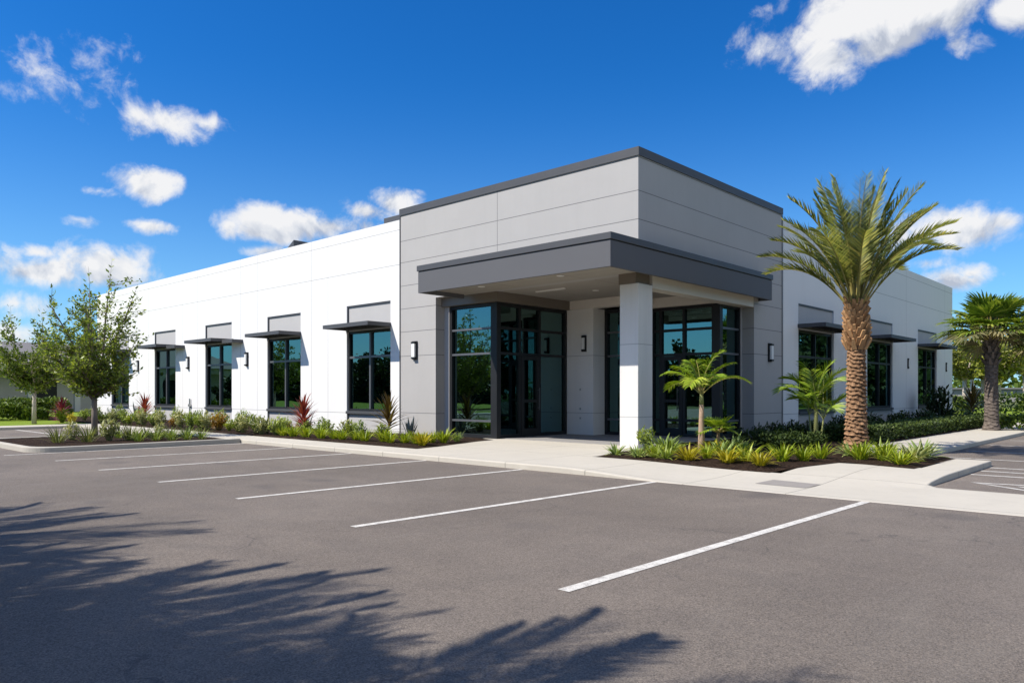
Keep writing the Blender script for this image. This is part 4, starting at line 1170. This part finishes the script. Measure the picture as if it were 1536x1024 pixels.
# ------------------------------------------------------------------ bed plants
KIND = {
 'lime':   lambda: rosette(54, 0.43, 0.019, 42, 88, 45, 0.10),
 'yellow': lambda: rosette(56, 0.44, 0.021, 28, 84, 55, 0.12),
 'greenr': lambda: rosette(42, 0.46, 0.024, 22, 80, 60, 0.12),
 'blue':   lambda: rosette(46, 0.50, 0.030, 25, 80, 55, 0.14),
 'tuft':   lambda: rosette(44, 0.42, 0.010, 40, 88, 50, 0.10),
 'cordy':  lambda: rosette(70, 0.62, 0.030, -5, 86, 30, 0.03, 5, 0.62),
 'agave':  lambda: rosette(12, 0.62, 0.045, 62, 88, 8, 0.08, 4),
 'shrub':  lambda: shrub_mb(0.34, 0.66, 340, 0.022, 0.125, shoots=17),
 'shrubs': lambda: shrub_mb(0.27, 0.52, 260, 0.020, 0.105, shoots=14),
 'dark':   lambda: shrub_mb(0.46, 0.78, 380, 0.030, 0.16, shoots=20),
 'ti':     lambda: rosette(16, 0.42, 0.04, 10, 85, 40, 0.03, 4, 0.5),
}
VAR = {}
def variant(kind, mat, i):
    key = (kind, mat, i % 3)
    if key not in VAR:
        o = KIND[kind]().build('proto_'+kind, M[mat]); VAR[key] = o.data; bpy.data.objects.remove(o)
    return VAR[key]
pr = random.Random(99)
def plant(name, kind, mat, x, y, s, label, cat, group=None, z=0.02, sz=None):
    me = variant(kind, mat, pr.randrange(3))
    o = bpy.data.objects.new(name, me); COL.objects.link(o)
    o.location = (x, y, z); o.rotation_euler = (0, 0, pr.uniform(0, 6.28)); k = s*pr.uniform(.92,1.08)
    o.scale = (k, k, k*(sz or 1.0))
    return tag(o, label, cat, group)
ORD = ['first','second','third','fourth','fifth','sixth','seventh','eighth','ninth','tenth','eleventh','twelfth','thirteenth','fourteenth','fifteenth','sixteenth','seventeenth','eighteenth','nineteenth','twentieth','twenty-first','twenty-second','twenty-third','twenty-fourth']

# long bed: front row of lime tufts, counted from the entrance walk
row = [(-4.55,-1.32,'blue',0.72,'green'),(-4.45,-1.85,'lime',1.05,'lime'),(-4.62,-2.10,'lime',0.85,'lime'),(-4.10,-2.85,'lime',0.95,'yellow'),(-4.55,-2.66,'lime',0.95,'lime'),(-4.93,-2.70,'lime',0.85,'lime'),(-5.30,-2.85,'lime',0.85,'lime'),(-5.72,-2.72,'lime',1.05,'lime'),
       (-6.25,-2.92,'lime',0.95,'lime'),(-6.80,-2.80,'lime',0.9,'lime'),(-7.12,-3.00,'lime',0.9,'lime'),(-7.55,-2.95,'lime',0.9,'lime'),(-8.0,-3.05,'lime',0.9,'lime'),(-8.40,-2.85,'lime',0.9,'lime'),(-8.85,-3.0,'lime',0.95,'lime'),(-9.35,-3.10,'lime',1.0,'lime'),(-9.95,-3.05,'lime',0.95,'lime')]
for i, (x, y, kd, s, m) in enumerate(row):
    kind = 'lime'
    lab = '%s strappy tuft in the long bed front row, %s from the entrance walk' % ({'lime':'lime green','yellow':'yellowish','green':'fresh green'}[m], ORD[i])
    plant('bed_tuft', kind, m if m != 'green' else 'bluegreen', x, y, s, lab, 'plant', 'strappy tufts edging the long bed')
# second row of greener shrubs behind it
row2 = [(-7.4,-1.5),(-7.9,-1.9),(-8.5,-1.75),(-9.0,-1.6),(-9.5,-1.9),(-10.05,-1.7),(-10.5,-1.95),(-11.5,-1.55),(-12.1,-1.7),(-12.6,-1.45),(-11.0,-2.5),(-11.5,-2.7)]
for i, (x, y) in enumerate(row2):
    m = ('green','bluegreen','green','silver')[i % 4]
    plant('bed_shrub', 'shrubs', m, x, y, 0.95, 'mid green leafy shrub behind the lime tufts, %s from the grey pier' % ORD[i], 'shrub', 'shrubs behind the lime tufts', sz=0.9)
# taller shrubs farther along the bed, counted from the bronze cordyline
row3 = [(-10.4,-3.0,'green'),(-11.0,-3.15,'silver'),(-11.6,-3.0,'green'),(-12.2,-3.1,'silver'),(-12.8,-2.95,'green'),(-13.5,-2.9,'yellow_'),(-14.0,-3.0,'orange'),(-14.7,-3.05,'silver'),(-15.4,-2.95,'green'),(-16.1,-3.0,'green'),(-16.9,-3.0,'silver'),(-17.6,-2.95,'orange_'),(-18.5,-3.05,'silver'),(-19.2,-3.0,'green'),(-19.9,-3.1,'silver'),(-20.6,-3.0,'green'),(-21.3,-3.1,'lime_'),(-22.1,-3.0,'green'),(-22.9,-3.1,'silver'),(-23.7,-3.0,'green'),(-24.6,-3.0,'lime_'),(-25.6,-2.9,'silver'),(-27.0,-2.9,'green')]
NM = {'green':'green bushy','silver':'silvery green bushy','orange':'orange and green croton','orange_':'low orange croton','yellow_':'small yellow green','lime_':'low lime green'}
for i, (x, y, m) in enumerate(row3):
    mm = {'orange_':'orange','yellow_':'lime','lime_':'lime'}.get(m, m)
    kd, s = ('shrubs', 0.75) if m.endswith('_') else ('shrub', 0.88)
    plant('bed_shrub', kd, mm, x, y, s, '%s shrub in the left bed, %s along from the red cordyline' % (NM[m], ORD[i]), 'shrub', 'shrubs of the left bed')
for i, (x, y) in enumerate([(-15.0,-1.6),(-17.0,-1.5),(-18.8,-1.7),(-20.5,-1.6),(-22.4,-1.5),(-24.4,-1.6),(-26.6,-1.6),(-29,-1.8)]):
    plant('bed_shrub', 'shrub', ('bluegreen','green')[i % 2], x, y, 0.95, 'darker green shrub against the white wall, %s counting left from the second window' % ORD[i], 'shrub', 'shrubs against the white wall')
plant('cordyline', 'cordy', 'red', -10.7, -1.95, 1.08, 'red spiky cordyline beside the second window from the grey tower', 'plant')
plant('cordyline', 'cordy', 'bronze_leaf', -7.62, -1.10, 1.2, 'bronze green spiky cordyline at the edge of the grey tower', 'plant')
plant('cordyline', 'cordy', 'red', -22.9, -1.9, 1.12, 'brownish red spiky cordyline by the far left window', 'plant')
for (x, y, s, lab) in ((-7.35,-0.55,1.1,'grey spiky agave-like plant at the foot of the grey pier'), (-12.9,-0.5,0.95,'grey upright spiky plant between the first two windows'), (-27.6,-0.5,1.2,'pale grey spiky plant near the far white wall')):
    plant('spiky_plant', 'agave', 'agave', x, y, s, lab, 'plant')
# red and yellow plants at the far left end
plant('cordyline', 'cordy', 'pink', -26.3, -4.0, 0.95, 'pinkish red plant between the two young trees', 'plant')
plant('bed_shrub', 'shrub', 'lime', -25.2, -4.3, 0.9, 'yellow green shrub under the pinkish red plant', 'shrub')
plant('bed_shrub', 'shrub', 'yellow', -23.0, -4.6, 0.0001+0.7, 'yellow green shrub beside the far walk end', 'shrub')

# island tufts, counted from the rounded kerb end
for i, (x, y, s, m) in enumerate([(-11.48,-8.35,1.15,'grassy'),(-11.21,-7.75,1.1,'grassy'),(-11.35,-7.2,0.95,'silver'),(-11.2,-6.75,1.15,'grassy'),(-10.57,-6.77,0.95,'green'),(-10.52,-6.36,0.8,'green'),(-10.4,-6.0,0.85,'green'),(-10.3,-5.65,0.95,'green'),(-10.35,-5.25,0.8,'green'),(-10.9,-6.1,0.7,'silver'),(-11.6,-5.6,0.75,'green'),(-12.4,-6.6,0.8,'green'),(-12.2,-7.8,0.75,'silver'),(-12.9,-5.7,0.8,'green'),(-12.0,-4.95,0.7,'green')]):
    plant('island_tuft', 'tuft' if m != 'silver' else 'shrubs', m, x, y, s*1.25, '%s tuft on the parking island, %s from its rounded end' % ({'grassy':'pale grassy','silver':'silvery leafy','green':'green grassy'}[m], ORD[i]), 'plant', 'tufts on the parking island', z=0.01)

# right bed front edge, counted from the white column
rf = [(0.81,-2.02,'greenr','bluegreen',0.8),(1.41,-2.14,'greenr','bluegreen',0.85),(1.66,-1.98,'lime','lime',0.8),(1.99,-2.10,'greenr','green',0.85),(2.38,-1.98,'yellow','yellow',0.9),(2.5,-1.49,'lime','lime',0.9),(3.15,-1.95,'yellow','yellow',0.95),(3.30,-1.52,'greenr','lime',1.0),(3.80,-2.06,'yellow','yellow',0.92),(3.78,-1.13,'lime','lime',1.0),(4.05,-0.83,'lime','lime',0.95),(4.12,-0.22,'lime','lime',0.95),
      (4.72,0.12,'lime','lime',1.05),(5.10,0.16,'lime','lime',0.95),(5.50,-0.30,'yellow','lime',0.95),(5.46,0.55,'blue','silver',0.95),(5.45,1.25,'blue','bluegreen',0.95),(4.75,1.15,'greenr','green',1.0),(4.3,0.85,'greenr','bluegreen',0.85),(5.0,0.75,'lime','lime',1.05)]
NM2 = {'bluegreen':'blue green','lime':'lime green','green':'green','yellow':'golden yellow','silver':'silvery green'}
for i, (x, y, k, m, s) in enumerate(rf):
    plant('bed_tuft', k, m, x, y, s, '%s strappy tuft edging the right bed, %s from the white column' % (NM2[m], ORD[i]), 'plant', 'strappy tufts edging the right bed')
for i, (x, y, m, k) in enumerate([(0.45,-0.35,'green','shrubs'),(1.0,-0.55,'bluegreen','blue'),(1.35,-0.9,'green','blue'),(2.1,-0.55,'yellow','greenr'),(1.9,0.75,'bluegreen','blue'),(2.45,0.1,'green','greenr'),(2.5,-0.9,'bluegreen','blue')]):
    plant('bed_plant', k, m, x, y, 1.0, '%s leafy plant in the second row of the right bed, %s from the column' % (NM2[m], ORD[i]), 'plant', 'second row plants of the right bed')
# dark shrubs in the building's shade
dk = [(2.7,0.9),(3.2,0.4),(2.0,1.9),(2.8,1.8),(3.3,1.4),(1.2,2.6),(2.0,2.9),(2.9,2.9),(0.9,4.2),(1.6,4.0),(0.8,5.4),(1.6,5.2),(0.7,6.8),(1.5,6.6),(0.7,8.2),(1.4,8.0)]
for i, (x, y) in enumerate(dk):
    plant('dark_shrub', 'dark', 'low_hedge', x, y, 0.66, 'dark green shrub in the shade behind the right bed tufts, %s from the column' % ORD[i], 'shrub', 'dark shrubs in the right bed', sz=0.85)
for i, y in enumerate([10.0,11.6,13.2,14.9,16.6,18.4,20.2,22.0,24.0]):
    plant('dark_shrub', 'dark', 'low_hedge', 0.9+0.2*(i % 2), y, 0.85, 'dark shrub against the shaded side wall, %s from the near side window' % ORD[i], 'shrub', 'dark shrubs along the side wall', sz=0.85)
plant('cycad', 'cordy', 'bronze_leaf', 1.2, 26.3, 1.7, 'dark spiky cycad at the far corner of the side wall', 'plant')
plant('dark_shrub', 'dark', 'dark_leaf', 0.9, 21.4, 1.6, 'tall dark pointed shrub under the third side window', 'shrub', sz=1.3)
ti = plant('ti_plant', 'ti', 'pink', 2.2, 7.6, 1.0, 'pinkish red ti plant behind the date palm trunk', 'plant')

# clipped low hedge along the side walk
def hedge_mb(x0, x1, y0, y1, h, n, ll, lw):
    b = MB()
    b.box(x0+0.12,x1-0.12,y0+0.12,y1-0.12,0.0,h-0.12,0.0)
    for _ in range(n):
        f = rnd.random(); x = U(x0,x1); y = U(y0,y1); z = U(0.02,h)
        if f < 0.5: z = h + 0.05*mnoise.noise(Vector((x*2,y*2,0))) + U(-.05,.03)
        elif f < 0.75: x = x1+U(-.06,.03)
        elif f < 0.85: x = x0+U(-.03,.06)
        elif f < 0.93: y = y0+U(-.03,.06)
        else: y = y1+U(-.06,.03)
        canopy_leaf(b, Vector((x,y,z)), Vector((U(-1,1),U(-1,1),U(-.2,1))), ll*U(.7,1.2), lw, U(0.05,1))
    return b
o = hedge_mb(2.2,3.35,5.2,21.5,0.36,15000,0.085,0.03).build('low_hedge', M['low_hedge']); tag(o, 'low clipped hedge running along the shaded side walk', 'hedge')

# left background: rounded hedges, lawn shrubs, house
def ball_hedge(name, x, y, rx, ry, h, lab, n=1500, seed=1):
    b = MB(); r_ = random.Random(seed)
    for i in range(n):
        th = r_.uniform(0, 2*PI); u = r_.random()**0.5; ph = math.acos(r_.uniform(0,1)); k = r_.uniform(.86,1.05)+0.12*mnoise.noise(Vector((math.cos(th)*2,math.sin(th)*2,ph*2+seed)))
        sx = math.sin(ph)**0.55
        p = Vector((rx*k*sx*math.cos(th), ry*k*sx*math.sin(th), h*k*math.cos(ph)**0.6))
        canopy_leaf(b, p, Vector((math.cos(th),math.sin(th),0.5))+Vector((r_.uniform(-1,1),r_.uniform(-1,1),r_.uniform(-.4,1))), 0.16*r_.uniform(.7,1.2), 0.055, r_.uniform(0,1))
    o = b.build(name, M['hedge_leaf']); o.location = (x,y,-0.02)
    return tag(o, lab, 'hedge', 'clipped hedges in front of the house')
for i, (x, y, rx, h, lab) in enumerate([(-31.8,-6.3,1.1,0.85,'rounded dark hedge at the left edge of the lawn'),(-31.2,-4.9,0.9,0.75,'small rounded hedge behind the lawn tree trunk'),(-33.0,-4.3,1.1,0.95,'broad rounded hedge right of the lawn tree'),(-34.0,-3.3,0.9,0.9,'rounded hedge next to the white building corner'),(-34.6,-2.3,1.2,0.95,'farthest rounded hedge before the house arcade'),(-30.3,-4.0,0.6,0.5,'low bright hedge in front of the rounded hedges')]):
    ball_hedge('round_hedge', x, y, rx, rx*0.85, h, lab, 1500, i+3)
HO = empty('house', (-47,0,0), 0, 'grey house with arcaded porch behind the left trees', 'house')
b = MB(); b.box(-6,-1.6,-14,9,-0.1,3.1); b.build('wall', flat_mat('house_wall', (0.50,0.47,0.44), 0.8, 0.2, 0, 0.08, 1), HO)
b = MB()
cm = flat_mat('house_trim', (0.55,0.52,0.48), 0.8, 0.2, 0, 0.08, 1)
for k in range(9):
    y = -13.6+k*2.75; b.box(-0.25,0.05,y-0.17,y+0.17,-0.1,2.5)
b.box(-0.28,0.08,-14,9,2.75,3.1)
for k in range(8):
    y0 = -13.6+k*2.75+0.17; y1 = y0+2.75-0.34; n = 10
    for j in range(n):
        a0 = PI*j/n; a1 = PI*(j+1)/n; c_ = (y0+y1)/2; rr = (y1-y0)/2
        ya, yb = c_-rr*math.cos(a0), c_-rr*math.cos(a1); za, zb = 2.0+0.7*math.sin(a0), 2.0+0.7*math.sin(a1)
        b.face([(0.03,ya,za),(0.03,yb,zb),(0.03,yb,2.75),(0.03,ya,2.75)]); b.face([(-0.2,ya,za),(-0.2,yb,zb),(0.03,yb,zb),(0.03,ya,za)])
b.build('arcade', cm, HO)
b = MB()
b.face([(0.5,-14.5,3.1),(0.5,9.5,3.1),(-3,7,4.7),(-3,-12,4.7)]); b.face([(-6.5,9.5,3.1),(-6.5,-14.5,3.1),(-3,-12,4.7),(-3,7,4.7)])
b.face([(-6.5,-14.5,3.1),(0.5,-14.5,3.1),(-3,-12,4.7)]); b.face([(0.5,9.5,3.1),(-6.5,9.5,3.1),(-3,7,4.7)]); b.face([(0.5,-14.5,3.09),(-6.5,-14.5,3.09),(-6.5,9.5,3.09),(0.5,9.5,3.09)])
b.build('roof', flat_mat('house_roof', (0.22,0.21,0.21), 0.8, 0.2, 0, 0.15, 4, 0.4), HO)
for y in (-9.5,-4.0,1.5,6.0):
    b = MB(); b.box(-1.6,-1.56,y-0.6,y+0.6,0.4,2.2); b.build('window', M['frame'], HO)
for i, (x, y, s, lab) in enumerate([(-38,-9.5,0.7,'dark bushy tree at the left edge, before the house')]):
    c = copy_tree(tB); c.location = (x,y,-0.05); c.scale = (s*0.7,s*0.7,s*0.55); c.rotation_euler = (0,0,i+0.6); c['label'] = lab
    if 'group' in c: del c['group']

# right background: shrubs, far building, distant tree line
for i, (x, y, rx, h, lab) in enumerate([(1.2,33.0,1.6,1.2,'round green shrub on the lawn right of the dark palm trunk'),(3.2,34.5,1.5,1.1,'round green shrub at the right picture edge'),(-1.6,34.0,0.9,1.0,'brownish shrub left of the dark palm trunk')]):
    o = ball_hedge('lawn_shrub', x, y, rx, rx*0.9, h, lab, 1300, i+20); o['group'] = 'shrubs on the far lawn'; o['category'] = 'shrub'
ball_hedge('lawn_shrub', 5.0, 16.2, 1.0, 0.9, 0.45, 'low dark shrub at the foot of the cabbage palm', 900, 31)
FB = empty('far_building', (-17,120,-0.1), 0.35, 'low grey building far away beyond the building corner', 'building')
b = MB(); b.box(-7,7,-3,3,0,1.9); b.build('wall', flat_mat('far_wall', (0.30,0.29,0.28), 0.8, 0.2), FB)
b = MB(); b.box(-7.5,7.5,-3.5,3.5,1.9,2.1); b.build('roof', flat_mat('far_roof', (0.18,0.18,0.18), 0.8, 0.2), FB)
b = MB(); rt = random.Random(8)
for i in range(9000):
    x = rt.uniform(-160, 260); w = abs(mnoise.noise(Vector((x*0.035,0,0))))*2.5+mnoise.noise(Vector((x*0.2,3,0)))*0.8
    y = 190+rt.uniform(-6,6) - 0.0*x; z = rt.uniform(0, 4.2+w)
    canopy_leaf(b, Vector((x,y,z)), Vector((rt.uniform(-1,1),rt.uniform(-1,1),rt.uniform(-.3,1))), 1.5, 0.6, rt.uniform(0,1)*0.6+0.4*z/6)
o = b.build('distant_treeline', M['hedge_leaf']); tag(o, kind='stuff', label='distant green tree line on the horizon')
